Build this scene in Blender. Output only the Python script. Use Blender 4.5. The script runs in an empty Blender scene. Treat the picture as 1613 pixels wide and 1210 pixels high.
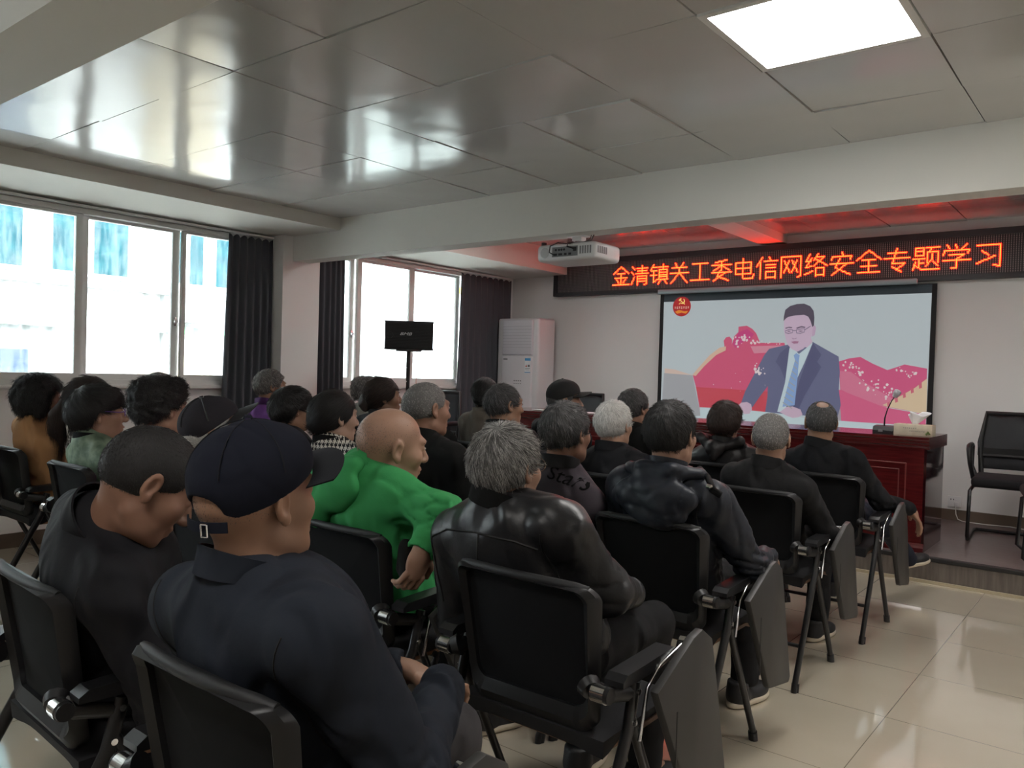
import bpy, bmesh, math, random
import numpy as np
from mathutils import Vector, Matrix
from mathutils.bvhtree import BVHTree

S = bpy.context.scene
C = S.collection
rnd = random.Random(7)
PI = math.pi

# ------------------------------------------------------------------ camera, sky, exposure
cam_d = bpy.data.cameras.new('camera')
cam = bpy.data.objects.new('camera', cam_d)
C.objects.link(cam)
YAW, PITCH, ROLL, FPX = -0.672019, -0.016491, 0.029243, 1261.03
_f = Vector((math.sin(YAW) * math.cos(PITCH), math.cos(YAW) * math.cos(PITCH), math.sin(PITCH)))
_r0 = Vector((math.cos(YAW), -math.sin(YAW), 0)); _u0 = _r0.cross(_f)
_r = _r0 * math.cos(ROLL) + _u0 * math.sin(ROLL); _u = _u0 * math.cos(ROLL) - _r0 * math.sin(ROLL)
_m = Matrix((_r, _u, -_f)).transposed().to_4x4()
_m.translation = Vector((0, 0, 1.32))
cam.matrix_world = _m
cam_d.sensor_fit = 'HORIZONTAL'; cam_d.sensor_width = 36.0
cam_d.lens = 36.0 * FPX / 1613.0
cam_d.clip_start = 0.03; cam_d.clip_end = 200
S.camera = cam

S.view_settings.view_transform = 'Standard'
S.view_settings.look = 'None'
S.view_settings.gamma = 1.0
S.view_settings.use_curve_mapping = False
EV = 2.1
S.view_settings.exposure = EV
DISP = 2 ** -EV                                                     # displays are set by how bright they look on the picture
try:
    S.cycles.use_denoising = True
    S.cycles.max_bounces = 8
    S.cycles.diffuse_bounces = 4
    S.cycles.glossy_bounces = 4
    S.cycles.transmission_bounces = 6
    S.cycles.transparent_max_bounces = 12
    S.cycles.sample_clamp_indirect = 6.0
    S.cycles.caustics_reflective = False
    S.cycles.caustics_refractive = False
except Exception:
    pass

W = bpy.data.worlds.new('overcast_sky'); S.world = W; W.use_nodes = True
wn = W.node_tree.nodes; wl = W.node_tree.links
for n in list(wn): wn.remove(n)
wo = wn.new('ShaderNodeOutputWorld'); wb = wn.new('ShaderNodeBackground')
wt = wn.new('ShaderNodeTexCoord'); ws = wn.new('ShaderNodeSeparateXYZ'); wr = wn.new('ShaderNodeValToRGB')
wl.new(wt.outputs['Generated'], ws.inputs[0]); wl.new(ws.outputs['Z'], wr.inputs['Fac'])
wr.color_ramp.elements[0].position = 0.0; wr.color_ramp.elements[0].color = (0.74, 0.80, 0.86, 1)
wr.color_ramp.elements[1].position = 0.6; wr.color_ramp.elements[1].color = (0.93, 0.97, 1.0, 1)
wl.new(wr.outputs['Color'], wb.inputs['Color']); wb.inputs['Strength'].default_value = 10.0
wl.new(wb.outputs[0], wo.inputs['Surface'])

def portal(name, loc, sy, sz):                                       # guides daylight sampling at the window openings
    d = bpy.data.lights.new(name, 'AREA'); d.shape = 'RECTANGLE'; d.size = sz; d.size_y = sy
    d.cycles.is_portal = True
    o = bpy.data.objects.new(name, d); C.objects.link(o)
    o.location = loc; o.rotation_euler = (0, -PI / 2, 0)             # -Z axis of the lamp points along +X, into the room
    return o
portal('daylight_portal', (-6.31, 2.65, 1.77), 2.85, 1.3)
portal('daylight_portal', (-6.31, -.5, 1.77), 2.2, 1.3)
portal('daylight_portal', (-6.31, 6.07, 1.77), 2.7, 1.3)

# ------------------------------------------------------------------ helpers: tags, materials
def tag(o, label=None, cat=None, group=None, kind=None):
    if label: o['label'] = label
    if cat: o['category'] = cat
    if group: o['group'] = group
    if kind: o['kind'] = kind
    return o

def empty(name, loc, label=None, cat=None, group=None, rz=0.0):
    o = bpy.data.objects.new(name, None); C.objects.link(o)
    o.empty_display_size = 0.1
    o.location = loc; o.rotation_euler = (0, 0, rz)
    return tag(o, label, cat, group)

def lin(c):
    c = c / 255.0
    return c / 12.92 if c <= 0.04045 else ((c + 0.055) / 1.055) ** 2.4
def rgb(r, g, b): return (lin(r), lin(g), lin(b), 1.0)

_M = {}
def mat(name, col, rough=0.6, metal=0.0, spec=0.5, emit=None, estr=0.0, bump=None, vary=None, coat=0.0, sheen=0.0, alpha=1.0):
    """bump: (scale, strength, distance[, detail]); vary: (scale, colour2[, stretch xyz])"""
    if name in _M: return _M[name]
    m = bpy.data.materials.new(name); m.use_nodes = True
    nt = m.node_tree; b = nt.nodes['Principled BSDF']
    b.inputs['Base Color'].default_value = col
    b.inputs['Roughness'].default_value = rough
    b.inputs['Metallic'].default_value = metal
    b.inputs['Specular IOR Level'].default_value = spec
    b.inputs['Coat Weight'].default_value = coat
    b.inputs['Coat Roughness'].default_value = 0.08
    b.inputs['Sheen Weight'].default_value = sheen
    b.inputs['Alpha'].default_value = alpha
    if emit:
        b.inputs['Emission Color'].default_value = emit
        b.inputs['Emission Strength'].default_value = estr
    if bump or vary:
        tc = nt.nodes.new('ShaderNodeTexCoord')
    if vary:
        mp = nt.nodes.new('ShaderNodeMapping'); nt.links.new(tc.outputs['Object'], mp.inputs['Vector'])
        if len(vary) > 2: mp.inputs['Scale'].default_value = vary[2]
        n = nt.nodes.new('ShaderNodeTexNoise'); n.inputs['Scale'].default_value = vary[0]; n.inputs['Detail'].default_value = 4
        nt.links.new(mp.outputs[0], n.inputs['Vector'])
        r = nt.nodes.new('ShaderNodeValToRGB')
        r.color_ramp.elements[0].position = 0.35; r.color_ramp.elements[0].color = col
        r.color_ramp.elements[1].position = 0.65; r.color_ramp.elements[1].color = vary[1]
        nt.links.new(n.outputs['Fac'], r.inputs['Fac']); nt.links.new(r.outputs['Color'], b.inputs['Base Color'])
    if bump:
        n = nt.nodes.new('ShaderNodeTexNoise'); n.inputs['Scale'].default_value = bump[0]
        n.inputs['Detail'].default_value = bump[3] if len(bump) > 3 else 3
        nt.links.new(tc.outputs['Object'], n.inputs['Vector'])
        bp = nt.nodes.new('ShaderNodeBump'); bp.inputs['Strength'].default_value = bump[1]; bp.inputs['Distance'].default_value = bump[2]
        nt.links.new(n.outputs['Fac'], bp.inputs['Height']); nt.links.new(bp.outputs['Normal'], b.inputs['Normal'])
    _M[name] = m
    return m

def wrinkled(m, scale, dist, strength=.6):
    """cloth: adds ridged creases to a material's surface"""
    nn, ll, pb = nodes_of(m)
    tc = nn.new('ShaderNodeTexCoord'); n = nn.new('ShaderNodeTexNoise'); n.noise_type = 'RIDGED_MULTIFRACTAL'
    n.inputs['Scale'].default_value = scale; n.inputs['Detail'].default_value = 3; n.inputs['Distortion'].default_value = .8
    mp = nn.new('ShaderNodeMapping'); mp.inputs['Scale'].default_value = (1, 1, .55); mp.inputs['Rotation'].default_value = (.3, .5, .2)
    ll.new(tc.outputs['Object'], mp.inputs['Vector']); ll.new(mp.outputs[0], n.inputs['Vector'])
    bp = nn.new('ShaderNodeBump'); bp.inputs['Strength'].default_value = strength; bp.inputs['Distance'].default_value = dist
    ll.new(n.outputs['Fac'], bp.inputs['Height'])
    old = pb.inputs['Normal'].links
    if old: ll.new(old[0].from_socket, bp.inputs['Normal'])
    ll.new(bp.outputs['Normal'], pb.inputs['Normal'])
    return m

def nodes_of(m): return m.node_tree.nodes, m.node_tree.links, m.node_tree.nodes['Principled BSDF']

# ------------------------------------------------------------------ helpers: geometry
class MB:
    """collects vertices and faces and links them as ONE mesh object"""
    def __init__(s): s.v = []; s.f = []
    def add(s, vs, fs):
        k = len(s.v); s.v += [tuple(p) for p in vs]; s.f += [tuple(i + k for i in q) for q in fs]; return s
    def box(s, x0, x1, y0, y1, z0, z1):
        return s.add([(x0, y0, z0), (x1, y0, z0), (x1, y1, z0), (x0, y1, z0), (x0, y0, z1), (x1, y0, z1), (x1, y1, z1), (x0, y1, z1)],
                     [(0, 3, 2, 1), (4, 5, 6, 7), (0, 1, 5, 4), (1, 2, 6, 5), (2, 3, 7, 6), (3, 0, 4, 7)])
    def bbox(s, x0, x1, y0, y1, z0, z1, r, seg=2):
        bm = bmesh.new(); bmesh.ops.create_cube(bm, size=1.0)
        for v in bm.verts:
            v.co = ((x0 + x1) / 2 + v.co.x * (x1 - x0), (y0 + y1) / 2 + v.co.y * (y1 - y0), (z0 + z1) / 2 + v.co.z * (z1 - z0))
        bmesh.ops.bevel(bm, geom=list(bm.edges), offset=r, segments=seg, profile=0.5, affect='EDGES')
        bm.verts.index_update()
        s.add([v.co.copy() for v in bm.verts], [[v.index for v in f.verts] for f in bm.faces]); bm.free(); return s
    def tube(s, pts, r, n=8, closed=False, flat=1.0):
        P = [Vector(p) for p in pts]; R = r if isinstance(r, (list, tuple)) else [r] * len(P)
        rings = []; up = None
        for i, p in enumerate(P):
            a = P[i - 1] if (i > 0 or closed) else p; b = P[(i + 1) % len(P)] if (i < len(P) - 1 or closed) else p
            t = (b - a).normalized()
            if up is None:
                up = Vector((0, 0, 1)) if abs(t.z) < 0.9 else Vector((0, 1, 0))
            x = t.cross(up); x.normalize(); up = x.cross(t).normalized()
            rings.append([p + (x * math.cos(2 * PI * k / n) + up * flat * math.sin(2 * PI * k / n)) * R[i] for k in range(n)])
        vs = [q for g in rings for q in g]; fs = []
        m = len(P)
        for i in range(m if closed else m - 1):
            j = (i + 1) % m
            for k in range(n):
                fs.append((i * n + k, i * n + (k + 1) % n, j * n + (k + 1) % n, j * n + k))
        if not closed:
            fs.append(tuple(range(n))[::-1]); fs.append(tuple((m - 1) * n + k for k in range(n)))
        return s.add(vs, fs)
    def cyl(s, a, b, r, n=16): return s.tube([a, b], r, n)
    def prism(s, poly, axis, a, b):
        """poly: 2-D outline; axis 'x','y','z' is the extrusion direction from a to b"""
        def P(u, v, w): return {'x': (w, u, v), 'y': (u, w, v), 'z': (u, v, w)}[axis]
        n = len(poly)
        vs = [P(u, v, a) for u, v in poly] + [P(u, v, b) for u, v in poly]
        fs = [tuple(range(n)), tuple(range(2 * n - 1, n - 1, -1))] + [(i, i + n, (i + 1) % n + n, (i + 1) % n) for i in range(n)]
        return s.add(vs, fs)
    def grid(s, fn, nu, nv, closed_u=False):
        vs = [fn(i / (nu if closed_u else nu - 1), j / (nv - 1)) for i in range(nu) for j in range(nv)]
        fs = []
        for i in range(nu if closed_u else nu - 1):
            for j in range(nv - 1):
                a = i * nv + j; b = ((i + 1) % nu) * nv + j
                fs.append((a, b, b + 1, a + 1))
        return s.add(vs, fs)
    def shell(s, fn, nu, nv, th, closed_u=False):
        """a grid with thickness th along its own normal, rims closed"""
        g = MB(); g.grid(fn, nu, nv, closed_u)
        me = bpy.data.meshes.new('t'); me.from_pydata(g.v, [], g.f); me.update()
        N = [v.normal.copy() for v in me.vertices]; bpy.data.meshes.remove(me)
        k = len(g.v); vs = list(g.v) + [tuple(Vector(p) + n * th) for p, n in zip(g.v, N)]
        fs = [q[::-1] for q in g.f] + [tuple(i + k for i in q) for q in g.f]
        ev = {}
        for q in g.f:
            for a, b in zip(q, q[1:] + q[:1]): ev[(a, b)] = 1
        for (a, b) in ev:
            if (b, a) not in ev: fs.append((a, b, b + k, a + k))
        return s.add(vs, fs)
    def build(s, name, m, parent=None, smooth=None, kind=None):
        me = bpy.data.meshes.new(name); me.from_pydata(s.v, [], s.f); me.update()
        bm = bmesh.new(); bm.from_mesh(me); bmesh.ops.recalc_face_normals(bm, faces=bm.faces); bm.to_mesh(me); bm.free()
        o = bpy.data.objects.new(name, me); C.objects.link(o)
        if m: me.materials.append(m)
        if parent: o.parent = parent
        if smooth is not None: shade(me, smooth)
        if kind: o['kind'] = kind
        return o

def shade(me, ang):
    me.polygons.foreach_set('use_smooth', [True] * len(me.polygons))
    if ang < 180: me.set_sharp_from_angle(angle=math.radians(ang))

def B(name, m, x0, x1, y0, y1, z0, z1, parent=None, bev=0.0, kind=None, seg=2):
    b = MB()
    if bev > 0: b.bbox(x0, x1, y0, y1, z0, z1, bev, seg)
    else: b.box(x0, x1, y0, y1, z0, z1)
    return b.build(name, m, parent, smooth=35 if bev > 0 else None, kind=kind)

def npmesh(name, V, F, m, parent=None, smooth=True):
    """quads from numpy arrays"""
    me = bpy.data.meshes.new(name)
    nv, nf = len(V), len(F)
    me.vertices.add(nv); me.vertices.foreach_set('co', np.ascontiguousarray(V, dtype=np.float32).ravel())
    me.loops.add(nf * 4); me.loops.foreach_set('vertex_index', np.ascontiguousarray(F, dtype=np.int32).ravel())
    me.polygons.add(nf)
    me.polygons.foreach_set('loop_start', np.arange(0, nf * 4, 4, dtype=np.int32))
    me.polygons.foreach_set('use_smooth', np.ones(nf, dtype=bool))
    me.update(calc_edges=True); me.validate()
    if m: me.materials.append(m)
    o = bpy.data.objects.new(name, me); C.objects.link(o)
    if parent: o.parent = parent
    return o

def copy_tree(o, parent=None):
    c = o.copy(); C.objects.link(c); c.parent = parent
    for ch in list(o.children): copy_tree(ch, c)
    return c

# ------------------------------------------------------------------ helpers: smooth-blended solids (distance fields turned into one surface)
def smin(a, b, k):
    h = np.clip(0.5 + 0.5 * (b - a) / k, 0, 1)
    return b + (a - b) * h - k * h * (1 - h)

def axis_steps(lo, hi, coarse, fine=()):
    """1-D coordinates with finer steps inside the intervals of fine: (a, b, step)"""
    out = [lo]
    while out[-1] < hi:
        x = out[-1]; st = coarse
        for a, b, h in fine:
            if a - coarse <= x <= b: st = min(st, h)
        out.append(x + st)
    return np.array(out, dtype=np.float32)

class Field:
    def __init__(s, xs, ys, zs):
        s.x, s.y, s.z = xs, ys, zs
        s.D = np.full((len(xs), len(ys), len(zs)), 0.2, dtype=np.float32)
    def sl(s, lo, hi, m):
        r = []
        for a, l, h in ((s.x, lo[0], hi[0]), (s.y, lo[1], hi[1]), (s.z, lo[2], hi[2])):
            i = max(0, int(np.searchsorted(a, l - m))); j = min(len(a), int(np.searchsorted(a, h + m)))
            if j <= i: return None
            r.append(slice(i, j))
        return tuple(r)
    def pts(s, q): return s.x[q[0]][:, None, None], s.y[q[1]][None, :, None], s.z[q[2]][None, None, :]
    def put(s, q, d, k, op):
        d = d.astype(np.float32)
        if op == 'u': s.D[q] = smin(s.D[q], d, k)
        elif op == 's': s.D[q] = -smin(-s.D[q], d, k)
        else: s.D[q] = -smin(-s.D[q], -d, k)
    def ell(s, c, r, R=None, k=0.02, op='u'):
        c = np.array(c, float); r = np.array(r, float); m = r.max()
        q = s.sl(c - m, c + m, 0.06 + k)
        if q is None: return
        X, Y, Z = s.pts(q); X = X - c[0]; Y = Y - c[1]; Z = Z - c[2]
        if R is not None:
            X, Y, Z = (R[0, 0] * X + R[1, 0] * Y + R[2, 0] * Z, R[0, 1] * X + R[1, 1] * Y + R[2, 1] * Z, R[0, 2] * X + R[1, 2] * Y + R[2, 2] * Z)
        k0 = np.sqrt((X / r[0]) ** 2 + (Y / r[1]) ** 2 + (Z / r[2]) ** 2) + 1e-6
        k1 = np.sqrt((X / r[0] ** 2) ** 2 + (Y / r[1] ** 2) ** 2 + (Z / r[2] ** 2) ** 2) + 1e-6
        s.put(q, k0 * (k0 - 1) / k1, k, op)
    def cap(s, a, b, ra, rb=None, k=0.02, op='u'):
        rb = ra if rb is None else rb
        a = np.array(a, float); b = np.array(b, float); m = max(ra, rb)
        q = s.sl(np.minimum(a, b) - m, np.maximum(a, b) + m, 0.06 + k)
        if q is None: return
        X, Y, Z = s.pts(q); d = b - a; L = max(d @ d, 1e-9)
        h = np.clip(((X - a[0]) * d[0] + (Y - a[1]) * d[1] + (Z - a[2]) * d[2]) / L, 0, 1)
        D = np.sqrt((X - a[0] - h * d[0]) ** 2 + (Y - a[1] - h * d[1]) ** 2 + (Z - a[2] - h * d[2]) ** 2) - (ra + (rb - ra) * h)
        s.put(q, D, k, op)
    def plane(s, p, n, k=0.005):
        """keeps the side n points away from"""
        n = np.array(n, float); n = n / np.linalg.norm(n)
        X, Y, Z = s.x[:, None, None], s.y[None, :, None], s.z[None, None, :]
        d = (X - p[0]) * n[0] + (Y - p[1]) * n[1] + (Z - p[2]) * n[2]
        s.D = -smin(-s.D, -d.astype(np.float32), k)
    def warp(s, fn):
        near = np.argwhere(np.abs(s.D) < 0.03)
        P = np.stack([s.x[near[:, 0]], s.y[near[:, 1]], s.z[near[:, 2]]], 1)
        s.D[near[:, 0], near[:, 1], near[:, 2]] += fn(P).astype(np.float32)
    def mesh(s):
        D = s.D; D[0] = D[-1] = 0.2; D[:, 0] = D[:, -1] = 0.2; D[:, :, 0] = D[:, :, -1] = 0.2
        I = D < 0; nx, ny, nz = D.shape
        cnt = np.zeros((nx - 1, ny - 1, nz - 1), np.uint8)
        cs = [(a, b, c) for a in (0, 1) for b in (0, 1) for c in (0, 1)]
        for a, b, c in cs: cnt += I[a:nx - 1 + a, b:ny - 1 + b, c:nz - 1 + c]
        cell = np.argwhere((cnt > 0) & (cnt < 8))
        idx = np.full(cnt.shape, -1, np.int32); idx[cell[:, 0], cell[:, 1], cell[:, 2]] = np.arange(len(cell))
        acc = np.zeros((len(cell), 3)); num = np.zeros(len(cell))
        G = (s.x, s.y, s.z)
        for a, b, c in cs:
            for ax in range(3):
                o = [a, b, c]
                if o[ax]: continue
                p = cell + np.array(o); o2 = list(o); o2[ax] = 1; q = cell + np.array(o2)
                d0 = D[p[:, 0], p[:, 1], p[:, 2]]; d1 = D[q[:, 0], q[:, 1], q[:, 2]]
                w = (d0 < 0) != (d1 < 0)
                t = np.where(w, d0 / np.where(w, d0 - d1, 1), 0)
                for e in range(3):
                    v = G[e][p[:, e]].astype(float)
                    if e == ax: v = v + t * (G[e][q[:, e]] - v)
                    acc[:, e] += np.where(w, v, 0)
                num += w
        V = acc / num[:, None]
        F = []
        for ax in range(3):
            u, v = [(1, 2), (2, 0), (0, 1)][ax]
            sl0 = [slice(None)] * 3; sl1 = [slice(None)] * 3
            sl0[ax] = slice(0, -1); sl1[ax] = slice(1, None)
            ch = np.argwhere(I[tuple(sl0)] != I[tuple(sl1)])
            if not len(ch): continue
            ok = (ch[:, u] > 0) & (ch[:, v] > 0); ch = ch[ok]
            s0 = I[ch[:, 0], ch[:, 1], ch[:, 2]]
            eu = np.zeros(3, int); eu[u] = 1; ev = np.zeros(3, int); ev[v] = 1
            qs = [ch - eu - ev, ch - ev, ch, ch - eu]
            ids = np.stack([idx[np.minimum(q[:, 0], nx - 2), np.minimum(q[:, 1], ny - 2), np.minimum(q[:, 2], nz - 2)] for q in qs], 1)
            ids[~s0] = ids[~s0][:, ::-1]
            F.append(ids[(ids >= 0).all(1)])
        return V, np.concatenate(F)

def wav(P, freq, seed):
    """cheap smooth pseudo-noise in about -1..1"""
    g = np.random.RandomState(seed); out = np.zeros(len(P))
    for i in range(4):
        k = g.normal(size=3); k = k / np.linalg.norm(k) * freq * g.uniform(0.7, 1.4)
        k2 = g.normal(size=3) * freq * 0.5
        out += np.sin(P @ k + 1.6 * np.sin(P @ k2 + g.uniform(0, 6)) + g.uniform(0, 6))
    return out / 3.0
def creases(P, freq, seed): return (1 - np.abs(np.clip(wav(P, freq, seed), -1, 1))) ** 4
# ------------------------------------------------------------------ materials of the room
M_wall = mat('white_paint', rgb(236, 234, 232), 0.75, bump=(60, 0.08, 0.002))
M_beam = mat('beam_paint', rgb(222, 220, 213), 0.7, bump=(50, 0.08, 0.002))
M_frame = mat('window_aluminium', rgb(220, 220, 217), 0.4, spec=0.4)
M_black = mat('black_plastic', rgb(24, 24, 26), 0.42, spec=0.45)
M_blackm = mat('black_metal', rgb(20, 20, 22), 0.3, spec=0.5)
M_chrome = mat('chrome', rgb(225, 225, 225), 0.16, metal=1.0)
M_white = mat('white_plastic', rgb(226, 226, 226), 0.35)
M_grey = mat('grey_plastic', rgb(120, 120, 122), 0.5)
M_dark = mat('dark_slot', rgb(16, 16, 18), 0.6)

M_ceil = mat('ceiling_tile_metal', rgb(208, 208, 205), 0.15, metal=0.12, spec=0.5, bump=(2.6, 0.3, 0.02, 1))
M_floor = mat('polished_floor_tile', rgb(196, 186, 168), 0.12, spec=0.5, vary=(1.2, rgb(186, 176, 158)), coat=1.0)
nn, ll, pb = nodes_of(M_floor)                                         # joints between the 0.6 m tiles
pb.inputs['Coat Roughness'].default_value = .03; pb.inputs['Coat IOR'].default_value = 1.75
br = nn.new('ShaderNodeTexBrick'); tc = nn.new('ShaderNodeTexCoord'); mp = nn.new('ShaderNodeMapping')
ll.new(tc.outputs['Object'], mp.inputs['Vector']); ll.new(mp.outputs[0], br.inputs['Vector'])
mp.inputs['Location'].default_value = (0.77 + 6.0, -3.99 + 6.0, 0)
br.offset = 0.0; br.inputs['Scale'].default_value = 1.0; br.inputs['Mortar Size'].default_value = 0.0018
br.inputs['Brick Width'].default_value = 0.6; br.inputs['Row Height'].default_value = 0.6; br.inputs['Mortar Smooth'].default_value = 0.3
src = pb.inputs['Base Color'].links[0].from_socket
ll.new(src, br.inputs['Color1']); ll.new(src, br.inputs['Color2']); br.inputs['Mortar'].default_value = rgb(120, 112, 98)
ll.new(br.outputs['Color'], pb.inputs['Base Color'])

def wood(name, c1, c2, rough, scale=(1, 12, 1), coat=0.0, sc=6):
    m = mat(name, c1, rough, vary=(sc, c2, scale), coat=coat); return m
M_lam = wood('laminate_floor', rgb(112, 98, 96), rgb(96, 83, 80), 0.3, (1, 9, 1))
M_riser = wood('grey_wood_riser', rgb(112, 104, 98), rgb(92, 85, 80), 0.4, (6, 1, 0.5), sc=8)
M_nose = mat('black_rubber_nosing', rgb(30, 29, 30), 0.5)
M_base = mat('brown_baseboard', rgb(100, 86, 74), 0.35)
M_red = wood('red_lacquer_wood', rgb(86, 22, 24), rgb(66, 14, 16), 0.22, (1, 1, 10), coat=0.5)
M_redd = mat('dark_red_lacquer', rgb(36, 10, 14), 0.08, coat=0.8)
M_redl = mat('worn_red_edge', rgb(112, 44, 40), 0.35)

def st(o, name=None): return tag(o, kind='structure')

# ------------------------------------------------------------------ the room shell
XW, YF, ZC = -6.1, 7.63, 2.533
XR, YB = 2.3, -2.6
B('floor', M_floor, -6.35, XR + .1, YB - .1, YF + .1, -0.05, 0, kind='structure')
# ceiling: one tile sheet with each 0.6 m tile a slightly different tilt, so that its reflections break at the joints
def tiles(name, x0, x1, y0, y1, z, ox, oy, skip=(), px=0.6, py=0.6, m=None):
    b = MB(); i0 = math.floor((x0 - ox) / px); j0 = math.floor((y0 - oy) / py)
    g = 0.003; r = random.Random(3)
    i = i0
    while ox + i * px < x1:
        j = j0
        while oy + j * py < y1:
            a0, a1 = max(x0, ox + i * px) + g, min(x1, ox + (i + 1) * px) - g
            b0, b1 = max(y0, oy + j * py) + g, min(y1, oy + (j + 1) * py) - g
            ta, tb, tz = r.uniform(-.011, .011), r.uniform(-.011, .011), r.uniform(0, .0015)
            if a1 - a0 > .02 and b1 - b0 > .02 and (i, j) not in skip:
                cx, cy = (a0 + a1) / 2, (b0 + b1) / 2
                P = [(x, y, z + tz + (x - cx) * ta + (y - cy) * tb) for x, y in ((a0, b0), (a1, b0), (a1, b1), (a0, b1))]
                b.add(P + [(p[0], p[1], z + .02) for p in P], [(0, 1, 2, 3), (0, 4, 5, 1), (1, 5, 6, 2), (2, 6, 7, 3), (3, 7, 4, 0)])
            j += 1
        i += 1
    b.box(x0 - .05, x1 + .05, y0 - .05, y1 + .05, z + .02, z + .06)
    return st(b.build(name, m or M_ceil))
OX, OY = -0.634, 3.087
LIGHTS = [(-1, -1), (-1, -6), (3, -1)]
tiles('ceiling', -5.25, XR, YB, 4.27, ZC, OX, OY, skip=LIGHTS)
tiles('ceiling_front', -5.25, XR, 4.44, YF, 2.69, -0.634, 4.5, m=mat('front_ceiling_metal', rgb(206, 204, 202), .14, metal=.55))
bm_ = MB(); bm_.box(-6.35, -5.25, YB, 4.27, 2.435, 2.75); st(bm_.build('trim_1', M_beam))           # boxed soffit above the windows
bm_ = MB(); bm_.box(-6.35, -5.25, 4.44, YF, 2.435, 2.75); st(bm_.build('trim_2', M_beam))
bm_ = MB(); bm_.box(-5.878, XR, 4.27, 4.44, 2.22, 2.75); st(bm_.build('ceiling_beam', M_beam))
bm_ = MB(); bm_.box(-5.878, XR, 0.853, 1.098, 2.22, 2.6); st(bm_.build('ceiling_beam', M_beam))
bm_ = MB(); bm_.box(-3.0, -2.757, 4.44, YF, 2.615, 2.72); st(bm_.build('ceiling_beam', M_beam))
bm_ = MB(); bm_.box(-6.35, -5.878, .78, 1.18, 0, 2.435); st(bm_.build('wall_pillar', M_wall))
bm_ = MB(); bm_.box(-6.35, -5.878, 4.17, 4.56, 0, 2.435); st(bm_.build('wall_pillar', M_wall))
# window wall: two openings
WZ0, WZ1 = 1.125, 2.40
wy = [(1.25, 4.05), (4.75, 7.35), (-1.6, .6)]
b = MB()
b.box(-6.30, XW, YB, YF + .1, 0, WZ0); b.box(-6.30, XW, YB, YF + .1, WZ1, 2.75)
b.box(-6.30, XW, YB, wy[2][0], WZ0, WZ1); b.box(-6.30, XW, wy[2][1], wy[0][0], WZ0, WZ1); b.box(-6.30, XW, wy[0][1], wy[1][0], WZ0, WZ1); b.box(-6.30, XW, wy[1][1], YF + .1, WZ0, WZ1)
st(b.build('wall_left', M_wall))
st(B('wall_front', M_wall, -6.3, XR + .1, YF, YF + .12, 0, 2.75))
b = MB(); b.box(XR, XR + .12, YB, -1.2, 0, 2.75); b.box(XR, XR + .12, -.3, YF, 0, 2.75); b.box(XR, XR + .12, -1.2, -.3, 2.05, 2.75)
st(b.build('wall_right', M_wall))
st(B('wall_back', M_wall, -6.3, XR + .1, YB - .12, YB, 0, 2.75))
d = st(B('door_1', mat('door_wood', rgb(120, 84, 58), 0.4), XR + .04, XR + .09, -1.19, -.31, 0, 2.04, bev=.004)); 
hb = MB(); hb.tube([(XR + .04, -.42, 1.0), (XR - .01, -.42, 1.0), (XR - .01, -.54, 1.0)], .009); hb.build('door_handle', M_chrome, d, smooth=40)
st(B('baseboard_left', M_base, XW, XW + .012, YB, 4.17, 0, .1))

# windows: frame, sliding sashes, panes
M_glass = bpy.data.materials.new('streaky_window_glass'); M_glass.use_nodes = True
nt = M_glass.node_tree; nd, lk = nt.nodes, nt.links
for n in list(nd): nd.remove(n)
out = nd.new('ShaderNodeOutputMaterial'); mx = nd.new('ShaderNodeMixShader'); tr = nd.new('ShaderNodeBsdfTransparent')
tl = nd.new('ShaderNodeBsdfTranslucent'); gl = nd.new('ShaderNodeBsdfGlossy'); mx2 = nd.new('ShaderNodeMixShader')
tr.inputs['Color'].default_value = (.93, .96, .96, 1); tl.inputs['Color'].default_value = (.80, .82, .82, 1)
gl.inputs['Roughness'].default_value = .03; gl.inputs['Color'].default_value = (.9, .95, .95, 1)
tc = nd.new('ShaderNodeTexCoord'); mp = nd.new('ShaderNodeMapping'); mp.inputs['Scale'].default_value = (1, 7, 1.3)
nz = nd.new('ShaderNodeTexNoise'); nz.inputs['Scale'].default_value = 3.0; nz.inputs['Detail'].default_value = 8; nz.inputs['Roughness'].default_value = .7
rp = nd.new('ShaderNodeValToRGB'); rp.color_ramp.elements[0].position = .38; rp.color_ramp.elements[0].color = (.0, .0, .0, 1)
rp.color_ramp.elements[1].position = .75; rp.color_ramp.elements[1].color = (.15, .15, .15, 1)
lk.new(tc.outputs['Object'], mp.inputs['Vector']); lk.new(mp.outputs[0], nz.inputs['Vector']); lk.new(nz.outputs['Fac'], rp.inputs['Fac'])
lk.new(rp.outputs['Color'], mx.inputs[0]); lk.new(tr.outputs[0], mx.inputs[1]); lk.new(tl.outputs[0], mx.inputs[2])
fr = nd.new('ShaderNodeFresnel'); fr.inputs['IOR'].default_value = 1.3
lk.new(fr.outputs[0], mx2.inputs[0]); lk.new(mx.outputs[0], mx2.inputs[1]); lk.new(gl.outputs[0], mx2.inputs[2]); lk.new(mx2.outputs[0], out.inputs['Surface'])

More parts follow.
